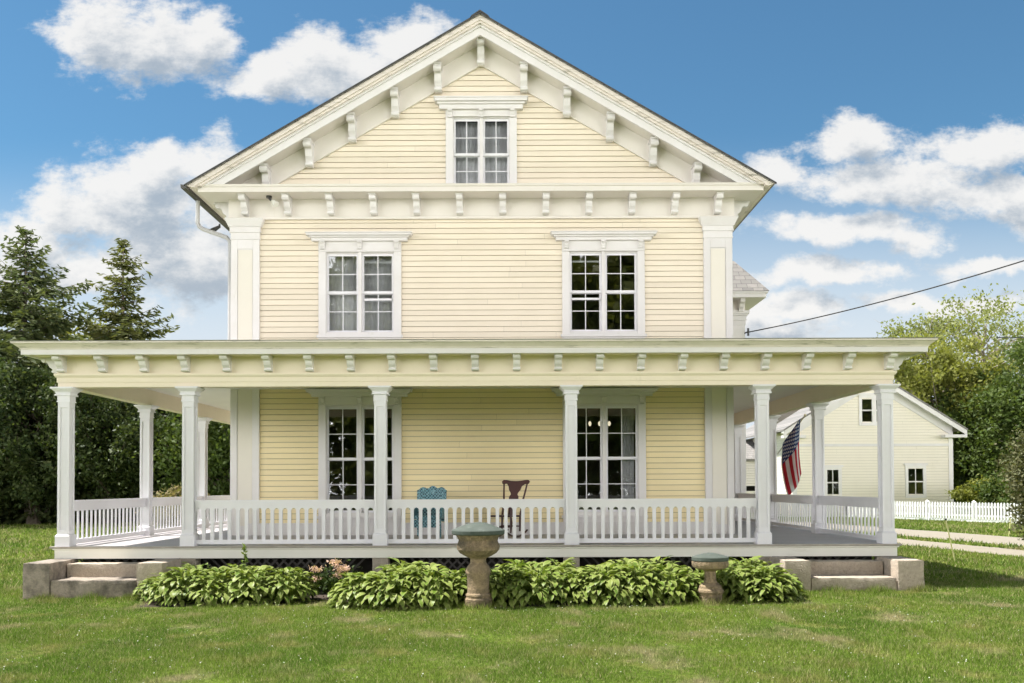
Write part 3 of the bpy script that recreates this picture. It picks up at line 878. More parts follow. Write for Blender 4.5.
# lattice below
m = MB()
lw, sp = .045, .15
yl = .06
def lat(x0, x1, z0, z1):
    H = z1 - z0
    k = x0 - H
    while k < x1:
        for d, yy in ((1, yl), (-1, yl + .012)):
            a = k; b = k + H
            pts = [(a, z0), (a + lw, z0), (b + lw, z1), (b, z1)] if d > 0 else [(b, z0), (b + lw, z0), (a + lw, z1), (a, z1)]
            if min(p[0] for p in pts) < x0 or max(p[0] for p in pts) > x1: continue
            m.prism_y(pts, yy, yy + .01)
        k += sp
PX = [-7.06, -4.93, -1.64, 1.64, 4.93, 7.06]
for a, b in zip(PX, PX[1:]):
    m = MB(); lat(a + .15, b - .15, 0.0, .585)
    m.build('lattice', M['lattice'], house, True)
m = MB(); m.box(-7.0, 7.0, .5, .55, -.1, .75)  # dark sheet behind the lattice stands in for the shade under the deck
m.build('underfloor_shade', M['void'], house, True)
m = MB(); m.box(-5.2, 5.2, YW - .02, YB, -.1, DECK - .04); m.build('foundation', M['pier'], house, True)
for x in PX:
    m = MB(); m.box(x - .135, x + .135, -.07, .2, -.1, .585); m.build('pier', M['pier'], house, True, bevel=.01)

# columns
def column_proto():
    w = .20
    m = MB()
    h0, h1 = .21, 2.48                   # above the deck
    c = .155
    m.cbox(0, 0, c, c, h0, h1)
    e = .042
    for sx in (-1, 1):
        for sy in (-1, 1):
            m.cbox(sx * (w / 2 - e / 2), sy * (w / 2 - e / 2), e, e, h0, h1)
    m.cbox(0, 0, w - .002, w - .002, h0, h0 + .07)
    m.cbox(0, 0, w - .002, w - .002, h1 - .10, h1 - .001)
    o = m.build('porch_column', M['white_rail'], house, bevel=.004)
    b = MB(); b.cbox(0, 0, .25, .25, 0, .185); b.frustum(0, 0, .25, .205, .185, .215)
    b.build('base', M['white_rail'], o, bevel=.005)
    k = MB()
    k.cbox(0, 0, .228, .228, 2.475, 2.495); k.cbox(0, 0, .212, .212, 2.495, 2.585)
    k.cbox(0, 0, .275, .275, 2.585, 2.61); k.frustum(0, 0, .245, .265, 2.61, 2.65)
    k.frustum(0, 0, .27, .37, 2.65, 2.70); k.cbox(0, 0, .385, .385, 2.70, CZ - DECK - .001)
    k.build('capital', M['white_rail'], o)
    return o
cp = column_proto()
spots = [(x, 0) for x in PX] + [(s * PA, yy) for s in (-1, 1) for yy in (3.41, 6.82, 10.2)]
for i, (x, y) in enumerate(spots):
    o = cp if i == 0 else copy_tree(cp, house)
    o.parent = house
    o.location = Vector((x, y, DECK)) - house.location

# railings: a rail frame per bay, balusters as sub-parts on the five nearest bays
BH0, BH1 = .105, .615                     # baluster span above the deck
def bal_mesh(w=.058, d=.04):
    m = MB(); m.box(-w / 2, w / 2, -d / 2, d / 2, BH0 - .003, BH1); 
    me = bpy.data.meshes.new('baluster'); me.from_pydata(m.v, [], m.f); me.materials.append(M['white_rail'])
    return me
bal = bal_mesh(); bal_s = bal_mesh(.034, .03)
far_bal = MB()
def railing(p, q, arches, singles, n):
    """from column centre p to column centre q"""
    P, Q = Vector((*p, 0)), Vector((*q, 0))
    L = (Q - P).length - .20
    d = (Q - P).normalized(); ang = math.atan2(d.y, d.x)
    m = MB(); h = L / 2
    m.box(-h, h, -.045, .045, .74, .785); m.box(-h, h, -.03, .03, .705, .74)
    m.box(-h, h, -.024, .024, .66, .705)
    pitch = L / n
    if arches:                            # scalloped spandrel between the balusters
        for k in range(n):
            xa, xb = -h + k * pitch, -h + (k + 1) * pitch
            r = (pitch - .058) / 2; cx_ = (xa + xb) / 2; zc = .615
            pts = [(xa, .66), (xa, zc - .02), (cx_ - r, zc - .02)]
            for t in range(1, 9):
                a_ = math.pi - math.pi * t / 9
                pts.append((cx_ + r * math.cos(a_), zc - .02 + (r * 1.15) * math.sin(a_)))
            pts += [(cx_ + r, zc - .02), (xb, zc - .02), (xb, .66)]
            m.prism_y(pts, -.016, .016)
    else:
        m.box(-h, h, -.02, .02, .60, .66)
    m.box(-h, h, -.035, .035, .03, .105)
    o = m.build('porch_railing', M['white_rail'], house)
    mid = (P + Q) / 2
    o.location = Vector((mid.x, mid.y, DECK)) - house.location
    o.rotation_euler = (0, 0, ang)
    for k in range(1, n):
        x = -h + k * pitch
        if singles:
            b = bpy.data.objects.new('baluster', bal if arches else bal_s); COL.objects.link(b); b.parent = o
            b.location = (x, 0, 0)
        else:
            c_, s_ = math.cos(ang), math.sin(ang)
            wx, wy = mid.x + c_ * x, mid.y + s_ * x
            far_bal.box(wx - .015, wx + .015, wy - .017, wy + .017, DECK + BH0 - .003, DECK + BH1)
    return o
for a, b in ((PX[1], PX[2]), (PX[2], PX[3]), (PX[3], PX[4])):
    railing((a, 0), (b, 0), True, True, 21)
for s in (-1, 1):
    railing((s * PA, 0), (s * PA, 3.41), False, True, 19)
    railing((s * PA, 3.41), (s * PA, 6.82), False, False, 19)
    railing((s * PA, 6.82), (s * PA, 10.2), False, False, 19)
fb = far_bal.build('baluster', M['white_rail'], house, True)
fb['kind'] = 'stuff'

# ------------------------------------------------------------------ stone steps
def steps(sx, label):
    gzv = gz(sx * 6.1)
    root = tag(empty('stone_steps', (sx * 6.1, -.6, gzv)), label, 'steps', 'pair of stone steps at the porch corners')
    rng = random.Random(3 + sx)
    def blk(x0, x1, y0, y1, z1, name, mat):
        import bmesh
        from mathutils import noise
        bm = bmesh.new()
        nx, ny, nz_ = max(2, int((x1 - x0) / .05)), max(2, int((y1 - y0) / .05)), 12
        bmesh.ops.create_cube(bm, size=1.0)
        for ax, cuts in ((0, nx), (1, ny), (2, nz_)):
            ed = [e for e in bm.edges if abs((e.verts[0].co - e.verts[1].co).normalized()[ax]) > .9]
            bmesh.ops.subdivide_edges(bm, edges=ed, cuts=cuts, use_grid_fill=True)
        zb = -.15 - gzv
        for v in bm.verts:
            c = v.co
            ext = sum(1 for k in range(3) if abs(abs(c[k]) - .5) < 1e-4)
            p = Vector((x0 + (c.x + .5) * (x1 - x0), y0 + (c.y + .5) * (y1 - y0), zb + (c.z + .5) * (z1 - gzv - zb)))
            q = p + Vector((sx * 9.1 + x0, y0, z1 * 3))
            a_ = noise.noise(q * 7) * .006 + noise.noise(q * 22) * .004
            k_ = (.006 + max(0, noise.noise(q * 5)) * .022) if ext >= 2 else 0      # worn arrises
            n_ = Vector([(1 if c[i] > .499 else -1 if c[i] < -.499 else 0) for i in range(3)])
            v.co = p + n_ * (a_ - .003 - k_ * .6)
        me = bpy.data.meshes.new(name); bm.normal_update(); bm.to_mesh(me); bm.free()
        me.polygons.foreach_set('use_smooth', [True] * len(me.polygons)); me.set_sharp_from_angle(angle=R(50))
        return link_mesh(name, me, mat, root)
    def X(a, b):
        a, b = a * sx - sx * 6.1, b * sx - sx * 6.1
        return min(a, b), max(a, b)
    outer, inner = (M['granite_d'], M['granite_d']) if sx < 0 else (M['granite'], M['granite'])
    blk(*X(6.80, 7.23), -.45, .42, .59, 'cheek_block', outer)
    blk(*X(4.99, 5.41), -.45, .42, .59, 'cheek_block', M['granite'])
    blk(*X(5.415, 6.795), -.43, .42, .315, 'step', outer)
    blk(*X(5.43, 6.78), .07, .415, .535, 'step', M['granite'])
    return root
steps(-1, 'weathered dark stone steps at the left corner of the porch')
steps(1, 'paler stone steps at the right corner of the porch')

# ------------------------------------------------------------------ garden urns
def urn(name, loc, prof_ped, prof_bowl, prof_lid, label, mat):
    root = tag(empty(name, loc), label, 'urn')
    m = MB(); m.lathe(prof_ped, n=40); m.build('pedestal', mat, root, smooth=True)
    m = MB(); m.lathe(prof_bowl, n=96)
    rb = max(r for r, z in prof_bowl)
    zlo, zhi = prof_bowl[2][1], prof_bowl[-2][1]
    for i, (x, y, z) in enumerate(m.v):                  # gadroons round the belly, upright leaves on the collar
        r = math.hypot(x, y); a_ = math.atan2(y, x); t = (z - zlo) / (zhi - zlo)
        if .05 < t < .95 and r > rb * .55:
            k = 1 + (.022 * abs(math.cos(a_ * 10)) if t < .5 else .016 * math.cos(a_ * 24))
            m.v[i] = (x * k, y * k, z)
    m.build('bowl', mat, root, smooth=True)
    m = MB(); m.lathe(prof_lid, n=40); m.build('lid', M['green_lid'], root, smooth=True)
    return root
Y1 = -2.40
s1 = 13.1 / 900
def zz(y, s=s1, base=606.5): return (base - y) * s
u1 = urn('garden_urn', (.62 + (478 - 512) * s1, Y1, gz(0)),
    [(14.0*s1, -.05), (14.0*s1, zz(598)), (12.8*s1, zz(597)), (12.6*s1, zz(595.5)), (13.0*s1, zz(594.5)), (12.6*s1, zz(593)), (11.4*s1, zz(592)), (11.0*s1, zz(586)),
     (11.2*s1, zz(575)), (12.3*s1, zz(573)), (12.6*s1, zz(571)), (12.0*s1, zz(569)), (11.0*s1, zz(566)), (8.6*s1, zz(563.5)), (8.0*s1, zz(562))],
    [(8.0*s1, zz(562)), (7.8*s1, zz(559)), (8.6*s1, zz(557.5)), (13*s1, zz(555.5)), (18*s1, zz(552.5)), (20.7*s1, zz(549)), (21.2*s1, zz(545.5)), (20.3*s1, zz(543.5)),
     (19.8*s1, zz(542)), (19.2*s1, zz(540)), (20.2*s1, zz(537)), (22.0*s1, zz(535)), (22.2*s1, zz(533.8)), (20*s1, zz(533.6))],
    [(22*s1, zz(534)), (25.4*s1, zz(534.2)), (26.4*s1, zz(533.2)), (26.6*s1, zz(530.2)), (26*s1, zz(529.4)), (22*s1, zz(527.8)), (16*s1, zz(525.2)), (9*s1, zz(523.0)), (3*s1, zz(521.9)), (.3*s1, zz(521.7))],
    'tall weathered stone urn with broad green conical lid before the porch middle', M['urn'])
s2 = 13.25 / 900
z2 = lambda y: zz(y, s2, 604.0)
u2 = urn('garden_urn', (.62 + (709.5 - 512) * s2, -2.25, gz(3)),
    [(11.6*s2, -.05), (11.4*s2, z2(594.5)), (12.2*s2, z2(593.5)), (13*s2, z2(592)), (12.8*s2, z2(590)), (11.2*s2, z2(588.5)), (10.8*s2, z2(586)), (9*s2, z2(584.5)), (6.8*s2, z2(583)), (5.8*s2, z2(580)), (5.5*s2, z2(575))],
    [(5.5*s2, z2(575)), (5.6*s2, z2(572)), (7*s2, z2(570.6)), (13*s2, z2(569.4)), (16.5*s2, z2(567.8)), (17.8*s2, z2(565.5)), (17.9*s2, z2(562.5)), (17.2*s2, z2(561.0)), (15*s2, z2(560.8))],
    [(17*s2, z2(561.2)), (17.8*s2, z2(561.2)), (18.2*s2, z2(560.6)), (18.2*s2, z2(557.6)), (17.6*s2, z2(557.0)), (13*s2, z2(555.6)), (7*s2, z2(554.2)), (2.5*s2, z2(553.3)), (.3*s2, z2(553.2))],
    'short squat stone urn with flat green lid near the right steps', M['urn'])

# ------------------------------------------------------------------ chairs on the porch
def wicker_chair():
    root = tag(empty('wicker_armchair', (-1.03, 2.45, DECK), R(-8)), 'blue wicker armchair with curved ornate back against the porch wall', 'chair')
    W = .30
    m = MB()
    # curved back shell: top scalloped
    n = 16
    for k in range(n):
        a0, a1 = -1 + 2 * k / n, -1 + 2 * (k + 1) / n
        def pt(a, top):
            yy = .26 - .10 * a * a
            zt = .92 + .05 * math.cos(a * math.pi * .5) + .022 * math.cos(a * math.pi * 3)
            return (a * W, yy + (.05 if top else 0), zt if top else .30)
        m.add([pt(a0, 0), pt(a1, 0), pt(a1, 1), pt(a0, 1)], [(0, 1, 2, 3)])
        p0, p1 = pt(a0, 1), pt(a1, 1)
        q0, q1 = pt(a0, 0), pt(a1, 0)
        o = .035
        m.add([(p[0], p[1] + o, p[2]) for p in (q0, q1, p1, p0)], [(0, 1, 2, 3)])
        m.add([p0, p1, (p1[0], p1[1] + o, p1[2]), (p0[0], p0[1] + o, p0[2])], [(0, 1, 2, 3)])
    m.build('backrest', M['wicker'], root)
    m = MB()
    m.tube([(a / 8 * W, .285 - .10 * (a / 8) ** 2 + .04, .93 + .05 * math.cos(a / 8 * math.pi * .5) + .022 * math.cos(a / 8 * math.pi * 3)) for a in range(-8, 9)], .02, 8)
    m.build('top_roll', M['wicker'], root, smooth=True)
    m = MB(); m.box(-W + .01, W - .01, -.26, .20, .36, .43); m.build('seat', M['wicker'], root, bevel=.02)
    m = MB(); m.box(-W + .01, W - .01, -.27, -.25, .20, .355); m.build('apron', M['wicker'], root)
    for s in (-1, 1):
        m = MB()
        m.tube([(s * W, .20, .68), (s * (W + .03), .05, .66), (s * (W + .04), -.15, .645), (s * (W + .03), -.26, .62), (s * (W + .01), -.28, .56)], [.03, .035, .035, .032, .025], 8)
        m.box(s * W - .015, s * W + .015, -.24, .2, .40, .63)
        m.build('armrest', M['wicker'], root, smooth=False)
        for y in (-.25, .20):
            m = MB(); m.tube([(s * (W - .02), y, .0), (s * (W - .02), y, .42)], .02, 8)
            m.build('leg', M['wicker'], root, smooth=True)
    return root
wicker_chair()

def rocking_chair():
    root = tag(empty('rocking_chair', (.50, 2.15, DECK), R(-28)), 'dark red wooden rocking chair with carved crest and vase shaped splat', 'chair')
    W0, W1 = .20, .265
    mat = M['rocker']
    def side_y(z): return .22 + (z - .42) * .30          # back leans
    for s in (-1, 1):
        m = MB(); m.tube([(s * W0, .20, .12), (s * W0, .215, .42), (s * (W0 + .01), side_y(.7), .7), (s * (W0 + .04), side_y(.9), .9), (s * W1, side_y(1.08), 1.08)], [.018, .022, .02, .018, .016], 8)
        m.build('back_post', mat, root, smooth=True)
        m = MB(); m.tube([(s * (W0 + .03), -.24, .10), (s * (W0 + .04), -.23, .30), (s * (W0 + .035), -.24, .42), (s * (W0 + .05), -.22, .62)], [.016, .026, .02, .018], 8)
        m.build('leg', mat, root, smooth=True)
        m = MB(); m.tube([(s * (W0 + .01), side_y(.66), .66), (s * (W0 + .06), .0, .665), (s * (W0 + .06), -.2, .64), (s * (W0 + .055), -.30, .60), (s * (W0 + .05), -.29, .56)], [.015, .022, .026, .024, .016], 8)
        m.build('armrest', mat, root, smooth=True)
        m = MB()
        pts = []
        for k in range(13):
            t = -1 + 2 * k / 12
            pts.append((s * (W0 + .02), t * .44 + .04, .022 + .11 * t * t))
        m.tube(pts, .019, 8); m.build('rocker', mat, root, smooth=True)
    m = MB(); m.prism([(-.25, -.25), (.25, -.25), (.22, .22), (-.22, .22)], lambda a, b: (a, b, .405), lambda a, b: (a, b, .44)); m.build('seat', mat, root, bevel=.01)
    # crest rail and splat as one carved board, leaning with the posts
    prof = [(-.29, 1.05), (-.315, 1.10), (-.27, 1.135), (-.12, 1.115), (0, 1.11), (.12, 1.115), (.27, 1.135), (.315, 1.10), (.29, 1.05), (.21, 1.045),
            (.145, 1.0), (.125, .93), (.08, .875), (.07, .84), (.10, .80), (.105, .74), (.085, .62), (.075, .44), (-.075, .44), (-.085, .62), (-.105, .74), (-.10, .80), (-.07, .84), (-.08, .875), (-.125, .93), (-.145, 1.0), (-.19, 1.055)]
    m = MB(); m.prism(prof, lambda a, b: (a, side_y(b) - .012, b), lambda a, b: (a, side_y(b) + .012, b)); m.build('splat', mat, root)
    for y, z in ((-.24, .22), (.2, .22)):
        m = MB(); m.tube([(-.22, y, z), (0, y, z), (.22, y, z)], [.012, .017, .012], 8); m.build('stretcher', mat, root, smooth=True)
    return root
rocking_chair()

# chandelier in the right front room
ch = tag(empty('ceiling_lamp', (2.62, 5.0, 4.3)), 'ceiling lamp with three lit bulbs behind the lower right window', 'lamp')
m = MB(); m.tube([(0, 0, 0), (0, 0, -1.15)], .012, 8); m.build('rod', M['metal'], ch)
m = MB()
for k in range(3): m.tube([(0, 0, -1.1), ((k - 1) * .22, -.02, -1.22), ((k - 1) * .22, -.02, -1.14)], .012, 6)
m.build('arm', M['metal'], ch)
for k in range(3):
    m = MB(); m.lathe([(.015, -1.14), (.03, -1.11), (.034, -1.07), (.02, -1.04), (.004, -1.03)], (k - 1) * .22, -.02, 14); m.build('bulb', M['bulb'], ch, smooth=True)

# ------------------------------------------------------------------ flag on the right side of the porch
fl = tag(empty('flag', (PA + .10, 6.7, 2.62)), 'striped flag with starred blue canton hanging from a staff on the right porch', 'flag')
A = Vector((.02, 0, -.05)); B = Vector((.28, -1.15, .74))
m = MB(); m.tube([A, A.lerp(B, 1.06)], .014, 10); st = m.build('staff', M['brass'], fl, smooth=True)
m = MB(); c = A.lerp(B, 1.08); m.lathe([(.004, c.z - .03), (.03, c.z - .01), (.034, c.z + .01), (.02, c.z + .035), (.003, c.z + .04)], c.x, c.y, 12); m.build('finial', M['brass'], st, smooth=True)
# cloth: hoist runs along the staff, hangs in folds
nu, nv = 44, 26
vs = []; uvs = []
for j in range(nv + 1):
    v = j / nv                      # 0 bottom of hoist .. 1 top (staff tip)
    hp = A.lerp(B, .26 + .74 * v)
    for i in range(nu + 1):
        u = i / nu
        drop = 1.28 * u
        fold = math.sin(v * 9.0 + 1.2 * u + .4) * .075 * min(1, u * 2.2)
        gather = .42 * min(1, u * 1.3)
        vv = (v - .46) / .54 if v > .46 else (.46 - v) / .46 * .8
        base = A.lerp(B, .30 + .70 * (vv * (1 - .25 * u)))
        p = Vector((base.x * 1.0 - .06 + fold * .65 + .16 * u * u, base.y + fold * .35 + (.16 * min(1, u * 3) if v < .46 else 0), base.z - drop * (1.0 - .10 * vv)))
        vs.append(p); uvs.append((u, v))
fs = [(j * (nu + 1) + i, j * (nu + 1) + i + 1, (j + 1) * (nu + 1) + i + 1, (j + 1) * (nu + 1) + i) for j in range(nv) for i in range(nu)]
me = bpy.data.meshes.new('cloth'); me.from_pydata([tuple(p) for p in vs], [], fs)
ul = me.uv_layers.new(name='UVMap')
for lp in me.loops: ul.data[lp.index].uv = uvs[lp.vertex_index]
me.polygons.foreach_set('use_smooth', [True] * len(me.polygons))
link_mesh('cloth', me, M['flag'], fl)

# ------------------------------------------------------------------ power lines
def wire(name, p, q, sag, r, label, n=28):
    P, Q = Vector(p), Vector(q)
    pts = []
    for k in range(n + 1):
        t = k / n; a = P.lerp(Q, t); a.z -= sag * 4 * t * (1 - t); pts.append(a)
    m = MB(); m.tube(pts, r, 6); o = m.build(name, M['wire'], smooth=True)
    return tag(o, label, 'wire')
pl = wire('power_line', (WX + .06, WY - .05, 6.22), (17.5, 0.0, 8.55), .42, .016, 'black power line rising from the house corner into the sky')
m = MB(); m.tube([(WX + .02, WY - .06, 6.20), (WX + .12, WY - .1, 6.24)], .02, 6); m.tube([(WX + .12, WY - .1, 6.12), (WX + .12, WY - .1, 6.34)], .03, 8)
m.build('insulator', M['metal'], pl)
wire('service_cable', (15.5, 12.0, 6.3), (26.0, 22.0, 8.9), .3, .018, 'thin dark cable low above the right end of the porch roof')

# ------------------------------------------------------------------ barn and picket fence
def barn():
    D = 50.0; s = D / 900; Y = D - 15.5
    PXX = lambda px: .62 + (px - 512) * s
    PZ = lambda py: 1.8 + (486 - py) * s
    x0, x1 = PXX(793), PXX(952.5); xc = (x0 + x1) / 2
    ze = PZ(431); za = PZ(374)
    sl = (za - ze) / (PXX(964) - xc)
    root = tag(empty('barn', (xc, Y, gz(20))), 'pale cream gabled barn behind the white picket fence', 'barn')
    hw = (x1 - x0) / 2
    rzf = lambda x: za - sl * abs(x - xc)
    wins = [(PXX(862.5), PXX(887), PZ(424), PZ(399)), (PXX(908), PXX(923), PZ(496.5), PZ(469.5)), (PXX(827), PXX(838.5), PZ(496.5), PZ(471))]
    m = MB(); f = lambda a, o, z: (a, Y - o, z)
    clap(m, 0.05, za - .2, f, wins, lambda z: (x0, x1) if z < rzf(x1) - .1 else (xc - max(0, (za - .1 - z) / sl), xc + max(0, (za - .1 - z) / sl)), .155, .02)
    m.build('wall', M['barn'], root, True, fix=False)
    m = MB()
    m.box(x0 + .02, x0 + .2, Y + .01, Y + 12, 0, ze); m.box(x1 - .2, x1 - .02, Y + .01, Y + 12, 0, ze); m.box(x0 + .02, x1 - .02, Y + 4, Y + 4.1, 0, ze + 1.5)
    m.build('inner_wall', M['interior'], root, True)
    for sd in (-1, 1): 
        m = MB()
        xa = x0 if sd < 0 else x1
        clap(m, 0.05, ze, lambda a, o, z: (xa + sd * o, a, z), [], lambda z: (Y, Y + 12), .155, .02)
        m.build('side_wall', M['barn'], root, True, fix=False)
    xe = PXX(964)
    m = MB()
    for sd in (-1, 1):
        e = sd * (xe - xc) + xc
        m.prism_y([(xc, za + .02), (e, rzf(e) + .02), (e, rzf(e) - .08), (xc, za - .08)], Y - .50, Y + 12.4)
    rf = m.build('roof', M['shingle'], root, True)
    m = MB()
    for sd in (-1, 1):
        e = sd * (xe - xc - .02) + xc
        m.prism_y([(xc, za - .082), (e, rzf(e) - .082), (e, rzf(e) - .36), (xc, za - .36)], Y - .47, Y - .40)
        m.prism_y([(xc, za - .09), (e, rzf(e) - .09), (e, rzf(e) - .20), (xc, za - .20)], Y - .40, Y)
        m.prism_y([(xc, za - .20), (x1 if sd > 0 else x0, rzf(x1) - .20), (x1 if sd > 0 else x0, rzf(x1) - .75), (xc, za - .75)], Y - .06, Y + .02)
        a, b = (x1 - .6, xe - .02) if sd > 0 else (2 * xc - xe + .02, x0 + .6)
        m.box(a, b, Y - .48, Y + .1, rzf(xe) - .46, rzf(xe) - .30)
    m.build('rake_trim', M['white'], root, True)
    m = MB(); m.box(x0 + .2, x1 - .2, Y - .045, Y, PZ(447.5), PZ(445)); m.build('belt_board', M['white'], root, True)
    for xa in (x0 - .03, x1 - .2):
        m = MB(); m.box(xa, xa + .23, Y - .05, Y + .05, 0, ze - .1); m.build('corner_board', M['white'], root, True)
    for i, (a, b, c, d) in enumerate(wins):
        m = MB(); t = .16
        m.box(a - t, a, Y - .06, Y + .03, c - t, d + t); m.box(b, b + t, Y - .06, Y + .03, c - t, d + t)
        m.box(a, b, Y - .06, Y + .03, d, d + t); m.box(a - .05, b + .05, Y - .08, Y + .03, c - t, c)
        m.box(a - t - .08, b + t + .08, Y - .12, Y, d + t, d + t + .10)
        mids = [(a + b) / 2] if i == 0 else []
        for x in mids: m.box(x - .12, x + .12, Y - .05, Y + .03, c, d)
        bars = ([(a + b) / 2 - (b - a) / 4 - .03, (a + b) / 2 + (b - a) / 4 + .03]) if i == 0 else [(a + b) / 2]
        for x in bars if i else []: m.box(x - .02, x + .02, Y - .02, Y + .02, c, d)
        m.box(a, b, Y - .025, Y + .02, (c + d) / 2 - .035, (c + d) / 2 + .035)
        w = m.build('window', M['white'], root, True)
        m = MB(); m.add([(a, Y + .01, c), (b, Y + .01, c), (b, Y + .01, d), (a, Y + .01, d)], [(0, 1, 2, 3)]); m.build('pane', M['glass'], w, True, fix=False)
    return root
barn()
# low shed joined to nothing, left of the barn
def shed():
    Y = 40.0; D = Y + 15.5; s = D / 900
    PXX = lambda px: .62 + (px - 512) * s
    PZ = lambda py: 1.8 + (486 - py) * s
    root = tag(empty('shed', (PXX(762), Y, gz(15))), 'low white outbuilding seen between the right porch columns', 'shed')
    x0, x1 = PXX(728), PXX(792); z = PZ(459)
    wn = (PXX(778), PXX(787), PZ(490), PZ(478))
    dr = (PXX(744), PXX(762), PZ(493), PZ(486))
    m = MB(); clap(m, 0.05, z, lambda a, o, q: (a, Y - o, q), [wn, dr], lambda q: (x0, x1), .155, .02); m.build('wall', M['white'], root, True, fix=False)
    m = MB(); m.box(x0 + .05, x1 - .05, Y + .8, Y + 5, 0, z); m.build('inner_wall', M['void'], root, True)  # near-black block stands in for the shade inside the openings
    m = MB(); m.prism_x([(Y - .4, z - .05), (Y + 3.0, z + 1.3), (Y + 6.4, z - .05), (Y + 6.4, z - .2), (Y - .4, z - .2)], x0 - .3, x1 + .3); m.build('roof', M['shingle'], root, True)
    m = MB(); a, b, c, d = wn
    m.box(a - .12, a, Y - .05, Y + .02, c - .1, d + .1); m.box(b, b + .12, Y - .05, Y + .02, c - .1, d + .1); m.box(a, b, Y - .05, Y + .02, d, d + .1); m.box(a, b, Y - .05, Y + .02, c - .1, c)
    m.box((a + b) / 2 - .03, (a + b) / 2 + .03, Y - .03, Y + .02, c, d); m.box(a, b, Y - .03, Y + .02, (c + d) / 2 - .03, (c + d) / 2 + .03)
    w = m.build('window', M['white'], root, True)
    m = MB(); m.add([(a, Y + .01, c), (b, Y + .01, c), (b, Y + .01, d), (a, Y + .01, d)], [(0, 1, 2, 3)]); m.build('pane', M['glass'], w, True, fix=False)
shed()

def fence():
    root = tag(empty('picket_fence', (18.5, 28.5, gz(18))), 'long white picket fence across the lawn in front of the barn', 'fence')
    pts = [(13.5, 30.8), (17.8, 30.6), (23.2, 20.0)]
    for (ax, ay), (bx_, by) in zip(pts, pts[1:]):
        P, Q = Vector((ax, ay, 0)), Vector((bx_, by, 0)); L = (Q - P).length; d = (Q - P).normalized(); nrm = Vector((-d.y, d.x, 0))
        nb = max(1, round(L / 2.4))
        for k in range(nb):
            m = MB()
            t0, t1 = L * k / nb, L * (k + 1) / nb
            def obox(ta, tb, o0, o1, z0, z1, tip=0):
                a = [P + d * ta + nrm * o0, P + d * tb + nrm * o0, P + d * tb + nrm * o1, P + d * ta + nrm * o1]
                vs = [(v.x, v.y, z0 + gz(v.x)) for v in a] + [(v.x, v.y, z1 + gz(v.x)) for v in a]
                m.add(vs, [(0, 3, 2, 1), (4, 5, 6, 7), (0, 1, 5, 4), (1, 2, 6, 5), (2, 3, 7, 6), (3, 0, 4, 7)])
                if tip:
                    c0 = P + d * ((ta + tb) / 2) + nrm * o0; c1 = P + d * ((ta + tb) / 2) + nrm * o1
                    v2 = [vs[4], vs[5], vs[6], vs[7], (c0.x, c0.y, z1 + tip + gz(c0.x)), (c1.x, c1.y, z1 + tip + gz(c1.x))]
                    m.add(v2, [(0, 1, 4), (2, 3, 5), (1, 2, 5, 4), (3, 0, 4, 5)])
            obox(t0, t1, .0, .04, .25, .34); obox(t0, t1, .0, .04, .65, .73)
            obox(t0, t1, -.01, .03, .02, .14)
            t = t0 + .05
            while t < t1 - .03:
                obox(t, t + .085, -.03, -.005, .14, .84, .05); t += .145
            m.build('picket_panel', M['picket'], root, True)
        for k in range(nb + 1):
            t = L * k / nb
            m = MB(); c = P + d * t
            m.box(c.x - .06, c.x + .06, c.y + .02, c.y + .14, gz(c.x) - .1, gz(c.x) + .90); m.frustum(c.x, c.y + .08, .15, .02, gz(c.x) + .90, gz(c.x) + .97)
            m.build('fence_post', M['picket'], root, True)
fence()

# yellow guy-wire guards
def stake(x, y, h, lean, label):
    root = tag(empty('marker_stake', (x, y, gz(x))), label, 'stake')
    m = MB(); m.tube([(0, 0, 0), (lean * .5, 0, h * .5), (lean, 0, h)], .015, 8); m.build('guard', M['yellow'], root, smooth=True)
    m = MB(); m.tube([(lean, 0, h), (lean * 1.04, 0, h * 1.04)], .024, 8); m.build('clamp', M['metal'], root)
stake(10.15, 3.9, .92, -.19, 'tall yellow plastic stake leaning on the lawn right of the steps')
stake(16.6, 13.5, .6, .07, 'small yellow stake near the picket fence')

# ------------------------------------------------------------------ foliage generators
def rnd_quads(rs, centers, size, aspect=.55, droop=None):
    """randomly turned leaf quads (rhombi) round the given centres"""
    n = len(centers)
    a = rs.normal(size=(n, 3)); a /= np.linalg.norm(a, axis=1)[:, None]
    if droop is not None:
        a = a * (1 - droop) + np.array([0, 0, -1.0]) * droop; a /= np.linalg.norm(a, axis=1)[:, None]
    b = rs.normal(size=(n, 3)); b -= (b * a).sum(1)[:, None] * a; b /= np.linalg.norm(b, axis=1)[:, None]
    s = size * rs.uniform(.6, 1.3, size=(n, 1))
    q = np.stack([centers - a * s, centers + b * s * aspect, centers + a * s, centers - b * s * aspect], axis=1)
    return q.reshape(-1, 3)

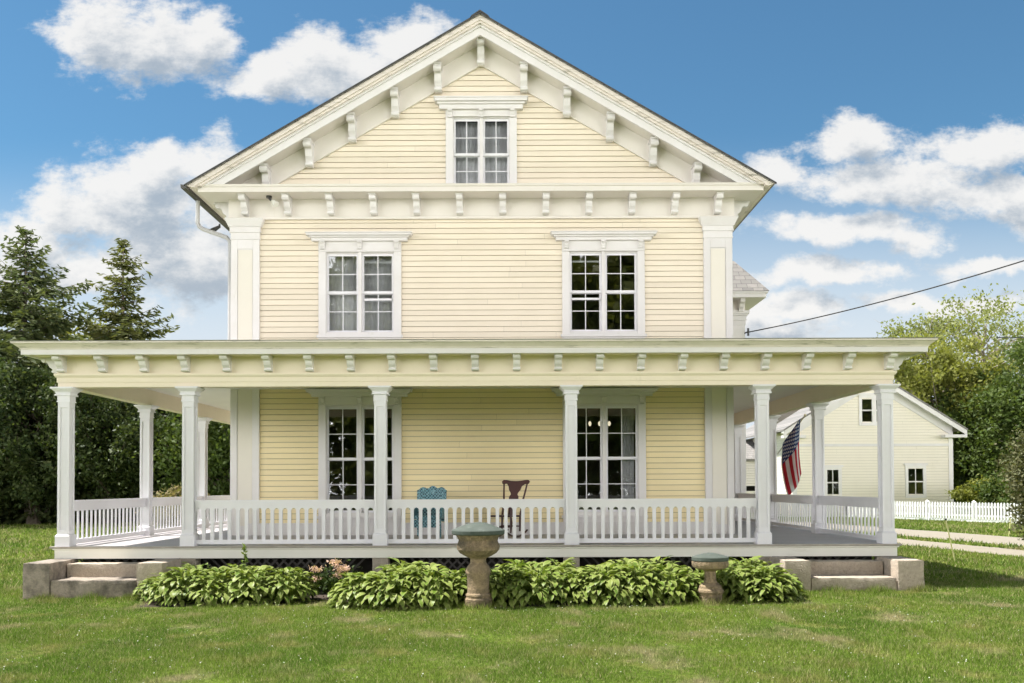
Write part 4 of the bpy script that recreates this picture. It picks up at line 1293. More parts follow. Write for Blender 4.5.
def deciduous(name, loc, H, crown_r, crown_z0, leafmat, bark, label, cat='tree', group=None, seed=1, clumps=70, per=150, leaf=.16, cl_r=.9, trunk_r=.28, flat=.75, lean=(0, 0), shell=.5, limbs=True, parent=None):
    rs = np.random.RandomState(seed)
    root = tag(empty(name, loc), label, cat, group)
    cz = (crown_z0 + H) / 2; rzv = (H - crown_z0) / 2
    C = []
    while len(C) < clumps:
        p = rs.uniform(-1, 1, 3); r = np.linalg.norm(p)
        if r > 1 or r < shell * rs.rand(): continue
        k = 1 + .22 * math.sin(3 * math.atan2(p[1], p[0]) + seed) + .12 * rs.randn()
        C.append((p[0] * crown_r * k + lean[0] * (p[2] + 1) / 2, p[1] * crown_r * k + lean[1] * (p[2] + 1) / 2, cz + p[2] * rzv))
    C = np.array(C)
    pts = []
    for c in C:
        n = int(per * rs.uniform(.55, 1.3)); r = cl_r * rs.uniform(.6, 1.3)
        d = rs.normal(size=(n, 3)) * .5
        d[:, 2] *= flat
        pts.append(c + d * r)
    P = np.concatenate(pts)
    P = P[P[:, 2] > .05]
    np_mesh('crown', rnd_quads(rs, P, leaf), 4, leafmat, root)
    m = MB()
    th = H * .8
    tp = [Vector((0, 0, -.1)), Vector((rs.uniform(-.2, .2), rs.uniform(-.2, .2), th * .35)), Vector((lean[0] * .4 + rs.uniform(-.4, .4), lean[1] * .4 + rs.uniform(-.4, .4), th * .7)), Vector((lean[0] * .7, lean[1] * .7, th))]
    m.tube(tp, [trunk_r * 1.25, trunk_r, trunk_r * .6, trunk_r * .15], 9)
    if limbs:
        for c in C[::2]:
            c = Vector(c)
            z = max(crown_z0 * .7, c.z - (c - Vector((0, 0, c.z))).length * rs.uniform(.5, 1.0))
            z = min(z, th * .95)
            t = z / th * 3; i = min(2, int(t)); s0 = tp[i].lerp(tp[i + 1], t - i)
            mid = s0.lerp(c, .5) + Vector((rs.uniform(-.3, .3), rs.uniform(-.3, .3), rs.uniform(-.1, .5)))
            r0 = trunk_r * .32 * rs.uniform(.6, 1.2)
            m.tube([s0, mid, c, c + (c - mid) * .4], [r0, r0 * .6, r0 * .3, r0 * .08], 6)
    m.build('trunk', bark, root, smooth=True)
    return root

def spruce(name, loc, H, rad, mat, label, cat='tree', group=None, seed=1, z0=1.0, dens=.85, card=.21, power=.8, whorl=.52, droop=.25):
    rs = np.random.RandomState(seed)
    root = tag(empty(name, loc), label, cat, group)
    m = MB()
    m.tube([(0, 0, -.1), (0, 0, H * .5), (0, 0, H)], [H * .016 + .05, H * .01, .015], 9)
    cards = []
    z = z0
    while z < H - .1:
        t = (z - z0) / (H - z0)
        R_ = rad * (1 - t) ** power * rs.uniform(.78, 1.12) + .12
        nb = int(7 + 3 * (1 - t))
        ph = rs.uniform(0, 6.28)
        for k in range(nb):
            az = ph + 6.283 * k / nb + rs.uniform(-.25, .25)
            L = R_ * rs.uniform(.55, 1.15)
            if rs.rand() < .08: L *= .5
            d = np.array([math.cos(az), math.sin(az), 0]); zb = z + rs.uniform(-.2, .2)
            ns = max(4, int(L / .22))
            up = .35 * t
            def bp(q): return np.array([0, 0, zb]) + d * L * q + np.array([0, 0, L * (up * q - droop * q * (1.1 - q) * 1.8)])
            if L > .6: m.tube([bp(0), bp(.5), bp(1)], [.03 + L * .008, .02, .006], 5, False)
            side = np.array([-d[1], d[0], 0])
            for q in np.linspace(.12, 1.0, ns):
                c = bp(q)
                sl = L * .34 * (1.05 - q * .75) + .10
                nn = max(2, int(dens * sl / .055))
                tt = rs.uniform(-1, 1, nn)
                P = c + side * (tt * sl)[:, None] + d * (np.abs(tt) * sl * .45)[:, None]
                P[:, 2] += -np.abs(tt) * sl * .22 + rs.normal(size=nn) * .05
                # card axis: along the twig, out and down
                ax = side * np.sign(tt)[:, None] * .8 + d * .55 + rs.normal(size=(nn, 3)) * .28; ax[:, 2] -= .25
                ax /= np.linalg.norm(ax, axis=1)[:, None]
                w = rs.normal(size=(nn, 3)); w -= (w * ax).sum(1)[:, None] * ax; w /= np.linalg.norm(w, axis=1)[:, None]
                s = card * rs.uniform(.6, 1.25, size=(nn, 1))
                cards.append(np.stack([P - ax * s, P + w * s * .30, P + ax * s, P - w * s * .30], axis=1).reshape(-1, 3))
        z += whorl * rs.uniform(.75, 1.2)
    np_mesh('crown', np.concatenate(cards), 4, mat, root)
    m.build('trunk', M['bark'], root, smooth=True)
    return root

def at(px, D, z=None):
    x = .62 + (px - 512) * D / 900
    return (x, D - 15.5, gz(x) if z is None else z)
def hz(py, D): return 1.8 + (486 - py) * D / 900

# trees at the left
spruce('spruce_tree', at(122, 50), hz(236, 50), 6.2, M['spruce'], 'pointed spruce rising above the left end of the porch roof', group='trees left of the house', seed=5, power=.85)
spruce('spruce_tree', at(24, 47), hz(226, 47), 7.0, M['spruce_b'], 'broad tall spruce at the left edge of the picture', group='trees left of the house', seed=11, power=.72, dens=1.0)
spruce('spruce_tree', at(-62, 44), hz(215, 44), 5.0, M['spruce'], 'spruce partly cut off by the left edge', group='trees left of the house', seed=21, power=.8)
deciduous('leafy_tree', at(76, 54), hz(300, 54), 2.6, 4.0, M['yellow_leaf'], M['bark'], 'yellowish leafy tree between the two left spruces', group='trees left of the house', seed=8, clumps=46, per=120, leaf=.15, cl_r=.9)
deciduous('leafy_tree', at(34, 44), hz(352, 44), 3.6, .3, M['dark_leaf'], M['bark'], 'dense dark tree left of the porch corner column', group='trees left of the house', seed=31, clumps=130, per=330, leaf=.10, cl_r=.82, shell=.75)
deciduous('leafy_tree', at(112, 45), hz(365, 45), 3.4, .2, M['dark_leaf'], M['bark'], 'dense dark tree seen between the first two left columns', group='trees left of the house', seed=32, clumps=130, per=330, leaf=.10, cl_r=.82, shell=.75)
deciduous('leafy_tree', at(178, 46), hz(372, 46), 3.2, .2, M['dark_leaf'], M['bark'], 'dense dark tree behind the second left front column', group='trees left of the house', seed=33, clumps=120, per=330, leaf=.10, cl_r=.82, shell=.75)
deciduous('leafy_tree', at(232, 44), hz(385, 44), 2.6, .2, M['mid_leaf'], M['bark'], 'lighter green tree beside the house wall at left', group='trees left of the house', seed=34, clumps=100, per=260, leaf=.11, cl_r=.95, shell=.3)
deciduous('leafy_tree', at(-40, 43), hz(400, 43), 3.4, .2, M['dark_leaf'], M['bark'], 'dense dark tree at the far left edge', group='trees left of the house', seed=35, clumps=110, per=280, leaf=.11, cl_r=1.0, shell=.3)
deciduous('dry_shrub', at(178, 34), 1.75, .95, .3, M['brush'], M['bark'], 'tan twiggy shrub seen over the left porch railing', cat='shrub', seed=41, clumps=30, per=90, leaf=.08, cl_r=.4, trunk_r=.05)
# trees at the right
deciduous('leafy_tree', at(985, 66), hz(300, 66), 5.0, hz(372, 66), M['pale_leaf'], M['bark_pale'], 'tall sparse pale green tree above the others at right', group='trees right of the barn', seed=51, clumps=80, per=48, leaf=.14, cl_r=1.15, trunk_r=.24, shell=.4)
deciduous('leafy_tree', at(925, 64), hz(322, 64), 2.5, hz(350, 64), M['pale_leaf'], M['bark_pale'], 'thin pale tree top over the right end of the porch roof', group='trees right of the barn', seed=52, clumps=40, per=45, leaf=.13, cl_r=.95, trunk_r=.16)
deciduous('leafy_tree', at(935, 60), hz(338, 60), 5.0, hz(440, 60), M['olive_leaf'], M['bark_pale'], 'yellow green tree directly behind the barn roof', group='trees right of the barn', seed=53, clumps=130, per=200, leaf=.14, cl_r=1.1, trunk_r=.26, shell=.5)
deciduous('leafy_tree', at(994, 58), hz(375, 58), 3.6, .4, M['mid_leaf'], M['bark'], 'dense deep green tree right of the barn wall', group='trees right of the barn', seed=54, clumps=180, per=280, leaf=.13, cl_r=1.05, shell=.4)
deciduous('leafy_tree', at(1034, 54), hz(345, 54), 3.2, 1.0, M['mid_leaf'], M['bark'], 'bright green tree cut off by the right edge', group='trees right of the barn', seed=55, clumps=130, per=260, leaf=.13, cl_r=1.0, shell=.4)
deciduous('leafy_tree', at(966, 62), hz(395, 62), 3.0, .2, M['dark_leaf'], M['bark'], 'dark tree in the gap beside the barn eave', group='trees right of the barn', seed=56, clumps=120, per=260, leaf=.13, cl_r=1.05, shell=.3)
deciduous('shrub', at(988, 47), 1.9, 1.3, .1, M['olive_leaf'], M['bark'], 'olive green bush peeking over the picket fence', cat='shrub', seed=57, clumps=45, per=110, leaf=.10, cl_r=.5, trunk_r=.06, limbs=False)
deciduous('shrub', at(1012, 45), 2.2, 1.5, .1, M['mid_leaf'], M['bark'], 'bright green bush behind the right end of the picket fence', cat='shrub', seed=58, clumps=45, per=110, leaf=.10, cl_r=.5, trunk_r=.06, limbs=False)
deciduous('juniper_shrub', at(1042, 23), 3.1, .78, .1, M['juniper'], M['bark'], 'grey green juniper at the right edge beside the driveway', cat='shrub', seed=59, clumps=80, per=150, leaf=.05, cl_r=.35, trunk_r=.05, limbs=False, shell=.3)

# the wood behind the viewer, seen mirrored in the windows
def wood():
    rs = np.random.RandomState(77)
    V = []
    for k in range(32):
        x = -45 + 110 * (k + rs.uniform(-.3, .3)) / 31; y = -52 + rs.uniform(-5, 5); H = rs.uniform(4, 6.5)
        if -21 < x < -6 or 2 < x < 15 or x > 44: H = rs.uniform(22, 27)  # tall stands shaped to block the bright cloud bank from the panes' reflections
        for c in range(60 if H < 10 else 150):
            p = rs.normal(size=3); p /= np.linalg.norm(p); p *= rs.uniform(.4, 1)
            ctr = np.array([x + p[0] * 3.8, y + p[1] * 3.4, H * .50 + p[2] * H * .5])
            V.append(ctr + rs.normal(size=(70, 3)) * .75)
    P = np.concatenate(V); P = P[P[:, 2] > .1]
    Q = np.stack([rs.uniform(-48, 68, 16000), -50 + rs.normal(size=16000) * 1.2, rs.uniform(.05, 4.6, 16000)], 1)  # low hedge added to close bright gaps in the mirrored wood
    P = np.concatenate([P, Q])
    o = np_mesh('woodland', rnd_quads(rs, P, .36), 4, M['olive_leaf'])
    tag(o, 'wood across the road mirrored in the window panes', 'woodland', kind='stuff')
wood()

# ------------------------------------------------------------------ hostas
def hosta_mesh(seed, R0=.46, H=.47, nl=460):
    rs = random.Random(seed)
    v = []; f = []; rim = []
    for k in range(nl):
        az = rs.uniform(0, 2 * math.pi); q = math.sqrt(rs.uniform(.02, 1))
        L = rs.uniform(.12, .19); W = L * rs.uniform(.20, .28)
        rr = R0 * q
        zb = H * (1 - .55 * q ** 2.6) * rs.uniform(.72, 1.08) + rs.uniform(-.03, .03)
        if rs.random() < .38: zb *= rs.uniform(.2, .85)
        pit = 0.95 - 1.05 * q + rs.uniform(-.35, .35)             # inner leaves stand up, outer droop
        az2 = az + rs.uniform(-.7, .7)
        d = Vector((math.cos(az2), math.sin(az2), 0)); sd = Vector((-d.y, d.x, 0))
        base = Vector((math.cos(az) * rr, math.sin(az) * rr, zb))
        n0 = len(v)
        prof = [(0, .12), (.18, .75), (.42, 1.0), (.68, .78), (.88, .36), (1.0, .0)]
        tilt = rs.uniform(-.35, .35)
        for (t, w) in prof:
            ang = pit - t * 1.0
            c = base + d * (L * t * math.cos(ang * .6)) + Vector((0, 0, L * (math.sin(pit) * t - .45 * t * t)))
            up = Vector((0, 0, 1))
            lift = .22 * W * w
            s_ = sd + up * tilt
            v.append(tuple(c + s_ * (W * w) + up * lift)); v.append(tuple(c)); v.append(tuple(c - s_ * (W * w) + up * lift)); rim += [1.0, 0.0, 1.0]
        for i in range(len(prof) - 1):
            a = n0 + 3 * i
            f.append((a, a + 1, a + 4, a + 3)); f.append((a + 1, a + 2, a + 5, a + 4))
        # stalk
        n1 = len(v)
        root = Vector((math.cos(az) * rr * .3, math.sin(az) * rr * .3, 0))
        for s_ in (-1, 1):
            v.append(tuple(root + sd * .005 * s_)); v.append(tuple(base + sd * .005 * s_)); rim += [0.0, 0.0]
        f.append((n1, n1 + 1, n1 + 3, n1 + 2))
    me = bpy.data.meshes.new('hosta'); me.from_pydata(v, [], f)
    me.polygons.foreach_set('use_smooth', [True] * len(me.polygons))
    at_ = me.attributes.new('rim', 'FLOAT', 'POINT'); at_.data.foreach_set('value', rim)
    me.materials.append(M['hosta'])
    return me
hm = [hosta_mesh(s) for s in (1, 2, 3, 4)]
D0 = 13.9
hostas = [ # px, depth, scale, label
    (163, 14.3, .78, 'hosta clump at the far left of the bed, touching the stone steps'),
    (185, 13.95, .98, 'second hosta clump from the left steps'),
    (218, 13.9, 1.02, 'third hosta clump from the left steps, tallest of the left bed'),
    (252, 13.9, 1.05, 'hosta clump below the tall thin weed'),
    (286, 13.95, .92, 'hosta clump at the right end of the left bed'),
    (364, 13.4, .98, 'hosta clump just right of the pink flowering plant'),
    (395, 13.2, 1.08, 'hosta clump below the left inner porch column'),
    (425, 13.3, 1.10, 'hosta clump below the blue wicker chair'),
    (452, 13.5, 1.00, 'hosta clump pressed against the left side of the tall urn'),
    (505, 13.5, 1.02, 'hosta clump pressed against the right side of the tall urn'),
    (537, 13.4, 1.06, 'hosta clump below the rocking chair, second right of the tall urn'),
    (571, 13.5, 1.02, 'hosta clump below the right inner porch column'),
    (604, 13.45, 1.05, 'hosta clump below the lower right window'),
    (637, 13.5, 1.05, 'hosta clump midway between the inner and outer right columns'),
    (668, 13.55, 1.02, 'hosta clump second left of the short urn'),
    (692, 13.9, .92, 'hosta clump behind the left side of the short urn'),
    (732, 13.7, .98, 'hosta clump just right of the short urn'),
    (762, 13.6, 1.05, 'hosta clump last but one before the right steps'),
    (776, 13.95, .76, 'rightmost hosta clump beside the right stone steps'),
]
for i, (px, D, sc, lab) in enumerate(hostas):
    x = .62 + (px - 512) * D / 900
    o = bpy.data.objects.new('hosta_plant', hm[i % 4]); COL.objects.link(o)
    o.location = (x, D - 15.5, gz(x)); o.rotation_euler = (0, 0, i * 1.7); o.scale = (sc, sc, sc * (1.0 + .06 * math.sin(i * 2.1)))
    tag(o, lab, 'hosta', 'hosta clumps along the porch')
# a second, taller row close to the porch
rear = [(200, 14.6, .95, 'rear hosta clump behind the left bed near the steps'), (240, 14.6, .95, 'rear hosta clump at the foot of the tall weed'),
        (405, 14.35, 1.02, 'rear hosta clump close to the lattice, left of the tall urn'), (520, 14.35, 1.0, 'rear hosta clump close to the lattice, right of the tall urn'),
        (556, 14.4, 1.0, 'rear hosta clump at the right inner stone pier'), (622, 14.4, 1.0, 'rear hosta clump under the right window'), (656, 14.4, 1.0, 'rear hosta clump left of the short urn'), (745, 14.4, 1.0, 'rear hosta clump right of the short urn')]
for i, (px, D, sc, lab) in enumerate(rear):
    x = .62 + (px - 512) * D / 900
    o = bpy.data.objects.new('hosta_plant', hm[(i + 2) % 4]); COL.objects.link(o)
    o.location = (x, D - 15.5, gz(x)); o.rotation_euler = (0, 0, i * 2.3 + .5); o.scale = (sc, sc, sc * 1.08)
    tag(o, lab, 'hosta', 'hosta clumps along the porch')
# mulch bed
m = MB()
for (a, b, y0, y1) in ((-5.05, -2.75, -2.05, .0), (-2.75, -1.9, -1.7, .0), (-1.9, 5.0, -2.45, .0)):
    n = 14; 
    for k in range(n):
        xa, xb = a + (b - a) * k / n, a + (b - a) * (k + 1) / n
        m.add([(xa, y0, gz(xa) + .006), (xb, y0, gz(xb) + .006), (xb, y1, gz(xb) + .006), (xa, y1, gz(xa) + .006)], [(0, 1, 2, 3)])
tag(m.build('planting_bed', M['mulch']), kind='structure')

# pink flowering plant
def flowering():
    x = .62 + (334 - 512) * 14.1 / 900
    root = tag(empty('flowering_plant', (x, -1.35, gz(x))), 'small plant with pale pink flower heads between the hosta beds', 'flower')
    rs = np.random.RandomState(4)
    P = rs.normal(size=(900, 3)) * np.array([.19, .14, .12]) + np.array([0, 0, .28]); P = P[P[:, 2] > .02]
    np_mesh('foliage', rnd_quads(rs, P, .035), 4, M['astilbe'], root)
    for k in range(6):
        c = np.array([rs.uniform(-.28, .22), rs.uniform(-.22, .05), rs.uniform(.34, .60)])
        Q = c + rs.normal(size=(110, 3)) * np.array([.05, .04, .025])
        np_mesh('flower_head', rnd_quads(rs, Q, .018), 4, M['pink'], root)
flowering()
# tall thin weed
def weed():
    x = .62 + (243 - 512) * 14.2 / 900
    root = tag(empty('tall_weed', (x, -1.25, gz(x))), 'tall thin yellow green weed above the left hosta bed', 'weed')
    rs = np.random.RandomState(9)
    m = MB(); m.tube([(0, 0, 0), (.01, 0, .45), (.04, 0, .85)], [.008, .006, .003], 6); m.build('stem', M['hosta'], root)
    P = np.stack([rs.uniform(-.08, .09, 60), rs.uniform(-.06, .06, 60), rs.uniform(.25, .88, 60)], 1); P[:, 0] += P[:, 2] * .04
    P[:, :2] *= (1.15 - P[:, 2:3])
    np_mesh('leaf_spray', rnd_quads(rs, P, .045, .3), 4, M['hosta'], root)
weed()

# ------------------------------------------------------------------ grass
def grass():
    rs = np.random.RandomState(12)
    chunks = []
    def field(x0, x1, y0, y1, dens, h, w):
        n = int((x1 - x0) * (y1 - y0) * dens)
        x = rs.uniform(x0, x1, n); y = rs.uniform(y0, y1, n)
        D = y + 15.5; px = 512 + 900 * (x - .62) / D
        k = (px > -90) & (px < 1114)
        # clear of beds, porch, steps and tracks
        bed = (x > -4.95) & (x < 4.95) & (y > -2.15 + .25 * np.sin(x * 3.1) + .1 * np.sin(x * 7.7)) & (y < .3)
        gap = (x > -2.8) & (x < -1.95)
        bed &= ~(gap & (y < -1.5))
        porch = (np.abs(x) < 7.25) & (y > -.05)
        stp = (np.abs(np.abs(x) - 6.1) < 1.13) & (y > -1.0) & (y < .5)
        def trk(xa, da, xb, db, wd):
            t = (y + 15.5 - da) / (db - da); xc_ = xa + (xb - xa) * t
            return (np.abs(x - xc_) < wd / 2 * .96) & (t > 0) & (t < 1)
        tr = trk(16.6, 20, 12.5, 41, 3.0) | trk(14.0, 16, 10.7, 33, 1.7)
        k &= ~(bed | porch | stp | tr)
        # worn patches thin out
        nz = np.sin(x * 1.7 + 1.3 * np.sin(y * 1.1)) * np.sin(y * 2.3 + 1.1 * np.sin(x * .9 + 2)) + .5 * np.sin(x * 4.3 + y * 3.7)
        k &= rs.rand(n) < np.clip(1.05 - .45 * np.clip(nz - .35, 0, 1), .3, 1)
        x, y, nz = x[k], y[k], nz[k]; n = len(x)
        z = gza(x)
        tf = np.sin(x * 11 + 2 * np.sin(y * 7)) * np.sin(y * 13 + 2 * np.sin(x * 9 + 1))
        hh = h * rs.uniform(.35, 1.2, n) * np.clip(1.0 - .3 * nz, .55, 1.3) * (1 + .35 * tf)
        a = rs.uniform(0, 2 * np.pi, n); ln = rs.uniform(.1, .95, n) * hh
        b = rs.uniform(0, 2 * np.pi, n); ww = w * rs.uniform(.6, 1.3, n)
        p0 = np.stack([x - np.cos(b) * ww, y - np.sin(b) * ww, z - .005], 1)
        p1 = np.stack([x + np.cos(b) * ww, y + np.sin(b) * ww, z - .005], 1)
        p2 = np.stack([x + np.cos(a) * ln, y + np.sin(a) * ln, z + hh], 1)
        chunks.append(np.stack([p0, p1, p2], 1).reshape(-1, 3))
    field(-7, 8, -8.2, -5, 6500, .036, .0032)
    field(-9, 10, -5, -2, 4600, .038, .004)
    field(-11, 12, -2, .5, 3200, .045, .005)
    field(-16, -7.2, .5, 8, 700, .07, .011); field(7.2, 16, .5, 8, 800, .07, .011)
    field(-26, -7, 8, 32, 150, .09, .022); field(7.2, 26, 8, 32, 170, .09, .022)
    # longer tufts where the mower does not reach: step fronts, urn feet, bed edge
    def tufts(x, y, h):
        n = len(x); a = rs.uniform(0, 2 * np.pi, n); b = rs.uniform(0, 2 * np.pi, n); hh = h * rs.uniform(.4, 1.3, n); ln = hh * rs.uniform(.1, .8, n); z = gza(x)
        chunks.append(np.stack([np.stack([x - np.cos(b) * .004, y - np.sin(b) * .004, z - .005], 1), np.stack([x + np.cos(b) * .004, y + np.sin(b) * .004, z - .005], 1),
                                np.stack([x + np.cos(a) * ln, y + np.sin(a) * ln, z + hh], 1)], 1).reshape(-1, 3))
    for s in (-1, 1):
        x = s * rs.uniform(4.95, 7.3, 1500); tufts(x, -1.06 - np.abs(rs.normal(size=1500)) * .06, .085 * (1 + .6 * np.sin(x * 9)))
        y = rs.uniform(-1.05, -.1, 700); tufts(np.full(700, s * 7.26) + s * np.abs(rs.normal(size=700)) * .05, y, .09)
    for (cx_, cy_, r_) in ((u1.location.x, u1.location.y, .22), (u2.location.x, u2.location.y, .19)):
        a = rs.uniform(0, 2 * np.pi, 500); rr = r_ + np.abs(rs.normal(size=500)) * .05; tufts(cx_ + np.cos(a) * rr, cy_ + np.sin(a) * rr, .10)
    x = rs.uniform(-5, 5, 3500); tufts(x, -2.15 + .25 * np.sin(x * 3.1) + .1 * np.sin(x * 7.7) - .12 + rs.normal(size=3500) * .08, .07)
    o = np_mesh('grass', np.concatenate(chunks), 3, M['blade'])
    tag(o, 'short green lawn grass with yellowed patches', 'grass', kind='stuff')
    # clover heads
    n = 900
    x = rs.uniform(-9, 10, n); y = rs.uniform(-8, -2.6, n)
    c = np.stack([x, y, gza(x) + rs.uniform(.03, .06, n)], 1)
    q = np.concatenate([rnd_quads(rs, c, .0055, 1.0) for _ in range(3)])
    tag(np_mesh('clover_flowers', q, 4, M['clover']), 'tiny white clover heads scattered over the lawn', 'flowers', kind='stuff')
grass()

# ------------------------------------------------------------------ world: Nishita sky and clouds
SUN = Vector((-.476, .03, 1.0)).normalized()      # towards the sun
elev = math.asin(SUN.z)
world = bpy.data.worlds.new('World'); scene.world = world; world.use_nodes = True
nt = world.node_tree
for n in list(nt.nodes): nt.nodes.remove(n)
out = N(nt, 'ShaderNodeOutputWorld')
sky = N(nt, 'ShaderNodeTexSky', sky_type='NISHITA')
sky.sun_disc = False; sky.sun_elevation = elev
sky.sun_rotation = math.atan2(SUN.x, SUN.y)
sky.air_density = 1.0; sky.dust_density = .3; sky.ozone_density = 1.0
bg = N(nt, 'ShaderNodeBackground', inp={'Strength': .060}); skt = N(nt, 'ShaderNodeMix', data_type='RGBA', blend_type='MULTIPLY'); skt.inputs['Factor'].default_value = 1; skt.inputs[7].default_value = (.60, .95, 1.03, 1)
nt.links.new(sky.outputs[0], skt.inputs[6]); nt.links.new(skt.outputs[2], bg.inputs['Color'])

blobs = [ # centre px, half sizes px, weight
    (145, 40, 100, 42), (95, 25, 60, 40), (195, 35, 50, 32),
    (335, 62, 95, 42), (395, 38, 60, 34), (270, 72, 60, 32),
    (135, 195, 105, 62), (150, 168, 50, 34), (215, 190, 60, 60), (70, 205, 60, 42), (20, 235, 55, 34), (180, 255, 110, 60),
    (860, 140, 55, 26), (905, 182, 125, 27), (985, 150, 66, 30), (1015, 200, 80, 26),
    (850, 232, 110, 21), (775, 165, 40, 24), (830, 277, 90, 15), (770, 312, 80, 18), (930, 300, 80, 14), (885, 272, 25, 14),
    (1065, 215, 70, 26), (730, 330, 110, 24), (990, 262, 60, 12), (60, 270, 120, 30), (985, 300, 50, 14),
]
grp = bpy.data.node_groups.new('cloud_density', 'ShaderNodeTree')
grp.interface.new_socket('P', in_out='INPUT', socket_type='NodeSocketVector')
grp.interface.new_socket('D', in_out='OUTPUT', socket_type='NodeSocketFloat')
gi = N(grp, 'NodeGroupInput'); go = N(grp, 'NodeGroupOutput')
# ragged edges: the coordinates are warped by noise
wn = N(grp, 'ShaderNodeTexNoise', inp={'Scale': 9.0, 'Detail': 5, 'Roughness': .6}); grp.links.new(gi.outputs[0], wn.inputs['Vector'])
ws = N(grp, 'ShaderNodeVectorMath', operation='SUBTRACT'); ws.inputs[1].default_value = (.5, .5, .5); grp.links.new(wn.outputs['Color'], ws.inputs[0])
wm = N(grp, 'ShaderNodeVectorMath', operation='MULTIPLY'); wm.inputs[1].default_value = (.10, .07, 0); grp.links.new(ws.outputs[0], wm.inputs[0])
wa = N(grp, 'ShaderNodeVectorMath', operation='ADD'); grp.links.new(wm.outputs[0], wa.inputs[0]); grp.links.new(gi.outputs[0], wa.inputs[1])
prev = None
for (px, py, a_, b_) in blobs:
    s1_ = N(grp, 'ShaderNodeVectorMath', operation='SUBTRACT'); s1_.inputs[1].default_value = ((px - 512) / 900, (486 - py) / 900, 0); grp.links.new(wa.outputs[0], s1_.inputs[0])
    s2_ = N(grp, 'ShaderNodeVectorMath', operation='MULTIPLY'); s2_.inputs[1].default_value = (900 / a_, 900 / b_, 0); grp.links.new(s1_.outputs[0], s2_.inputs[0])
    s3_ = N(grp, 'ShaderNodeVectorMath', operation='LENGTH'); grp.links.new(s2_.outputs[0], s3_.inputs[0])
    s4_ = N(grp, 'ShaderNodeMath', operation='SUBTRACT'); s4_.inputs[0].default_value = .55 if a_ < 32 else 1.0; grp.links.new(s3_.outputs['Value'], s4_.inputs[1])
    if prev is None: prev = s4_.outputs[0]
    else:
        mxn = N(grp, 'ShaderNodeMath', operation='SMOOTH_MAX'); mxn.inputs[2].default_value = .15
        grp.links.new(prev, mxn.inputs[0]); grp.links.new(s4_.outputs[0], mxn.inputs[1]); prev = mxn.outputs[0]
fn = N(grp, 'ShaderNodeTexNoise', inp={'Scale': 16.0, 'Detail': 9, 'Roughness': .66})
mpn = N(grp, 'ShaderNodeMapping'); mpn.inputs['Scale'].default_value = (1, 1.6, 1); grp.links.new(gi.outputs[0], mpn.inputs['Vector']); grp.links.new(mpn.outputs[0], fn.inputs['Vector'])
fm = N(grp, 'ShaderNodeMath', operation='MULTIPLY_ADD'); fm.inputs[1].default_value = 2.1; fm.inputs[2].default_value = -1.06; grp.links.new(fn.outputs['Fac'], fm.inputs[0])
fa = N(grp, 'ShaderNodeMath', operation='ADD'); grp.links.new(prev, fa.inputs[0]); grp.links.new(fm.outputs[0], fa.inputs[1])
grp.links.new(fa.outputs[0], go.inputs[0])

tc = N(nt, 'ShaderNodeTexCoord'); sx = N(nt, 'ShaderNodeSeparateXYZ'); nt.links.new(tc.outputs['Generated'], sx.inputs[0])
ay = N(nt, 'ShaderNodeMath', operation='ABSOLUTE'); nt.links.new(sx.outputs[1], ay.inputs[0])
my = N(nt, 'ShaderNodeMath', operation='MAXIMUM'); my.inputs[1].default_value = .12; nt.links.new(ay.outputs[0], my.inputs[0])
du = N(nt, 'ShaderNodeMath', operation='DIVIDE'); nt.links.new(sx.outputs[0], du.inputs[0]); nt.links.new(my.outputs[0], du.inputs[1])
dv = N(nt, 'ShaderNodeMath', operation='DIVIDE'); nt.links.new(sx.outputs[2], dv.inputs[0]); nt.links.new(my.outputs[0], dv.inputs[1])
cv = N(nt, 'ShaderNodeCombineXYZ'); nt.links.new(du.outputs[0], cv.inputs[0]); nt.links.new(dv.outputs[0], cv.inputs[1])
def dens(off):
    ad = N(nt, 'ShaderNodeVectorMath', operation='ADD'); ad.inputs[1].default_value = off; nt.links.new(cv.outputs[0], ad.inputs[0])
    gn = N(nt, 'ShaderNodeGroup'); gn.node_tree = grp; nt.links.new(ad.outputs[0], gn.inputs[0])
    return gn.outputs[0]
d0 = dens((0, 0, 0)); d1 = dens((-.012, .030, 0))
al = N(nt, 'ShaderNodeMapRange', interpolation_type='SMOOTHSTEP', inp={'From Min': -.10, 'From Max': .50}); nt.links.new(d0, al.inputs['Value'])
sh = N(nt, 'ShaderNodeMapRange', interpolation_type='SMOOTHSTEP', inp={'From Min': .12, 'From Max': 1.05}); nt.links.new(d1, sh.inputs['Value'])
cc = N(nt, 'ShaderNodeMix', data_type='RGBA'); cc.inputs[6].default_value = (1, .985, .96, 1); cc.inputs[7].default_value = (.45, .52, .60, 1)
nt.links.new(sh.outputs[0], cc.inputs['Factor'])
bgc = N(nt, 'ShaderNodeBackground', inp={'Strength': .45}); nt.links.new(cc.outputs[2], bgc.inputs['Color'])
# a pale veil low in the sky
vl = N(nt, 'ShaderNodeMapRange', interpolation_type='SMOOTHSTEP', inp={'From Min': .40, 'From Max': .12, 'To Min': 0.0, 'To Max': .95}); nt.links.new(dv.outputs[0], vl.inputs['Value'])
bgv = N(nt, 'ShaderNodeBackground', inp={'Strength': .42, 'Color': (.86, .93, 1.0, 1)})
m1 = N(nt, 'ShaderNodeMixShader'); nt.links.new(vl.outputs[0], m1.inputs[0]); nt.links.new(bg.outputs[0], m1.inputs[1]); nt.links.new(bgv.outputs[0], m1.inputs[2])
am = N(nt, 'ShaderNodeMath', operation='MULTIPLY'); am.inputs[1].default_value = .93; nt.links.new(al.outputs[0], am.inputs[0])
m2 = N(nt, 'ShaderNodeMixShader'); nt.links.new(am.outputs[0], m2.inputs[0]); nt.links.new(m1.outputs[0], m2.inputs[1]); nt.links.new(bgc.outputs[0], m2.inputs[2])
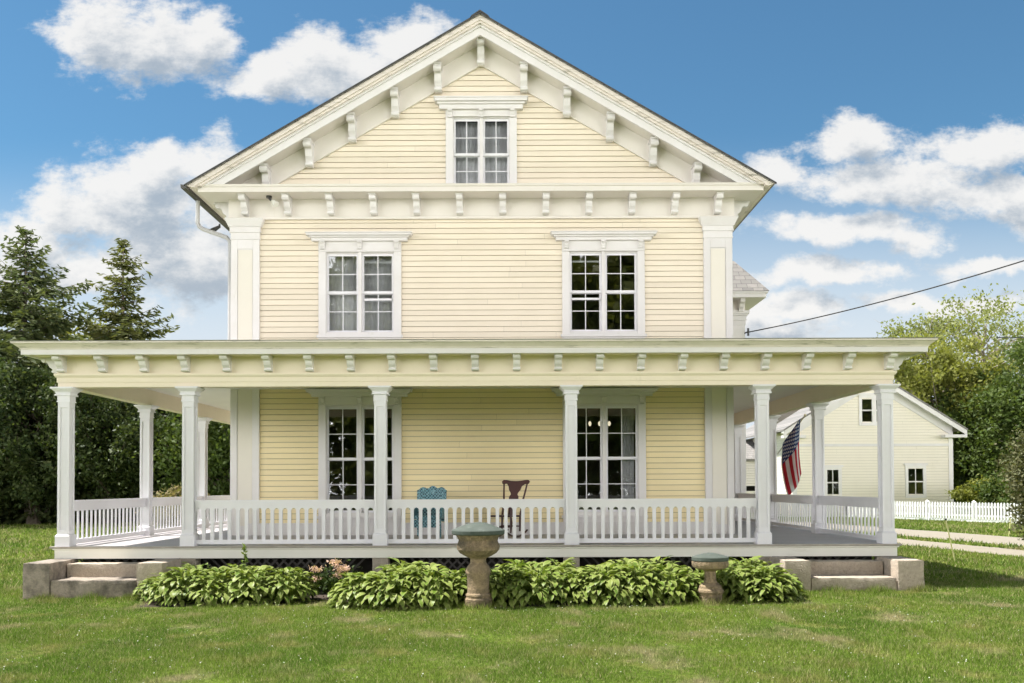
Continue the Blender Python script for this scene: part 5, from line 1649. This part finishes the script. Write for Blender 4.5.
# added bright cloud bank, unseen behind the viewer, fills the shaded front with light
bn = N(nt, 'ShaderNodeTexNoise', inp={'Scale': 3.0, 'Detail': 6, 'Roughness': .55}); nt.links.new(tc.outputs['Generated'], bn.inputs['Vector'])
bcol = N(nt, 'ShaderNodeMix', data_type='RGBA'); bcol.inputs[6].default_value = (.72, .72, .74, 1); bcol.inputs[7].default_value = (1, .985, .965, 1)
bf = N(nt, 'ShaderNodeMapRange', inp={'From Min': .35, 'From Max': .6}); nt.links.new(bn.outputs['Fac'], bf.inputs['Value']); nt.links.new(bf.outputs[0], bcol.inputs['Factor'])
bz = N(nt, 'ShaderNodeMapRange', interpolation_type='SMOOTHSTEP', inp={'From Min': .13, 'From Max': .34, 'To Min': 5.2, 'To Max': .08}); nt.links.new(sx.outputs[2], bz.inputs['Value'])
bgb = N(nt, 'ShaderNodeBackground', inp={'Strength': 1.25}); nt.links.new(bz.outputs[0], bgb.inputs['Strength']); nt.links.new(bcol.outputs[2], bgb.inputs['Color'])
bm_ = N(nt, 'ShaderNodeMapRange', interpolation_type='SMOOTHSTEP', inp={'From Min': -.05, 'From Max': -.45, 'To Min': 0.0, 'To Max': 1.0}); nt.links.new(sx.outputs[1], bm_.inputs['Value'])
m3 = N(nt, 'ShaderNodeMixShader'); nt.links.new(bm_.outputs[0], m3.inputs[0]); nt.links.new(m2.outputs[0], m3.inputs[1]); nt.links.new(bgb.outputs[0], m3.inputs[2])
nt.links.new(m3.outputs[0], out.inputs['Surface'])

sun = bpy.data.lights.new('sun', 'SUN'); sun.energy = 5.0; sun.angle = R(.5); sun.color = (1, .96, .90)
so = bpy.data.objects.new('sun', sun); COL.objects.link(so)
so.rotation_euler = SUN.to_track_quat('Z', 'Y').to_euler(); so.location = (-20, 0, 40)

# ------------------------------------------------------------------ camera
cam = bpy.data.cameras.new('camera'); co = bpy.data.objects.new('camera', cam); COL.objects.link(co)
PIT = 1.2
co.location = (.62, -15.5, 1.8)
co.rotation_euler = (R(90 + PIT), R(.2), 0)
cam.sensor_width = 36; cam.sensor_fit = 'HORIZONTAL'; cam.lens = 900 / 1024 * 36
cam.shift_x = 0; cam.shift_y = (486 - 341.5 - 900 * math.tan(R(PIT))) / 1024
cam.clip_end = 2000
scene.camera = co

scene.view_settings.view_transform = 'Standard'; scene.view_settings.look = 'None'
scene.view_settings.exposure = 1.08; scene.view_settings.gamma = 1
scene.view_settings.use_curve_mapping = False
scene.cycles.max_bounces = 8; scene.cycles.transparent_max_bounces = 12
scene.cycles.use_denoising = True
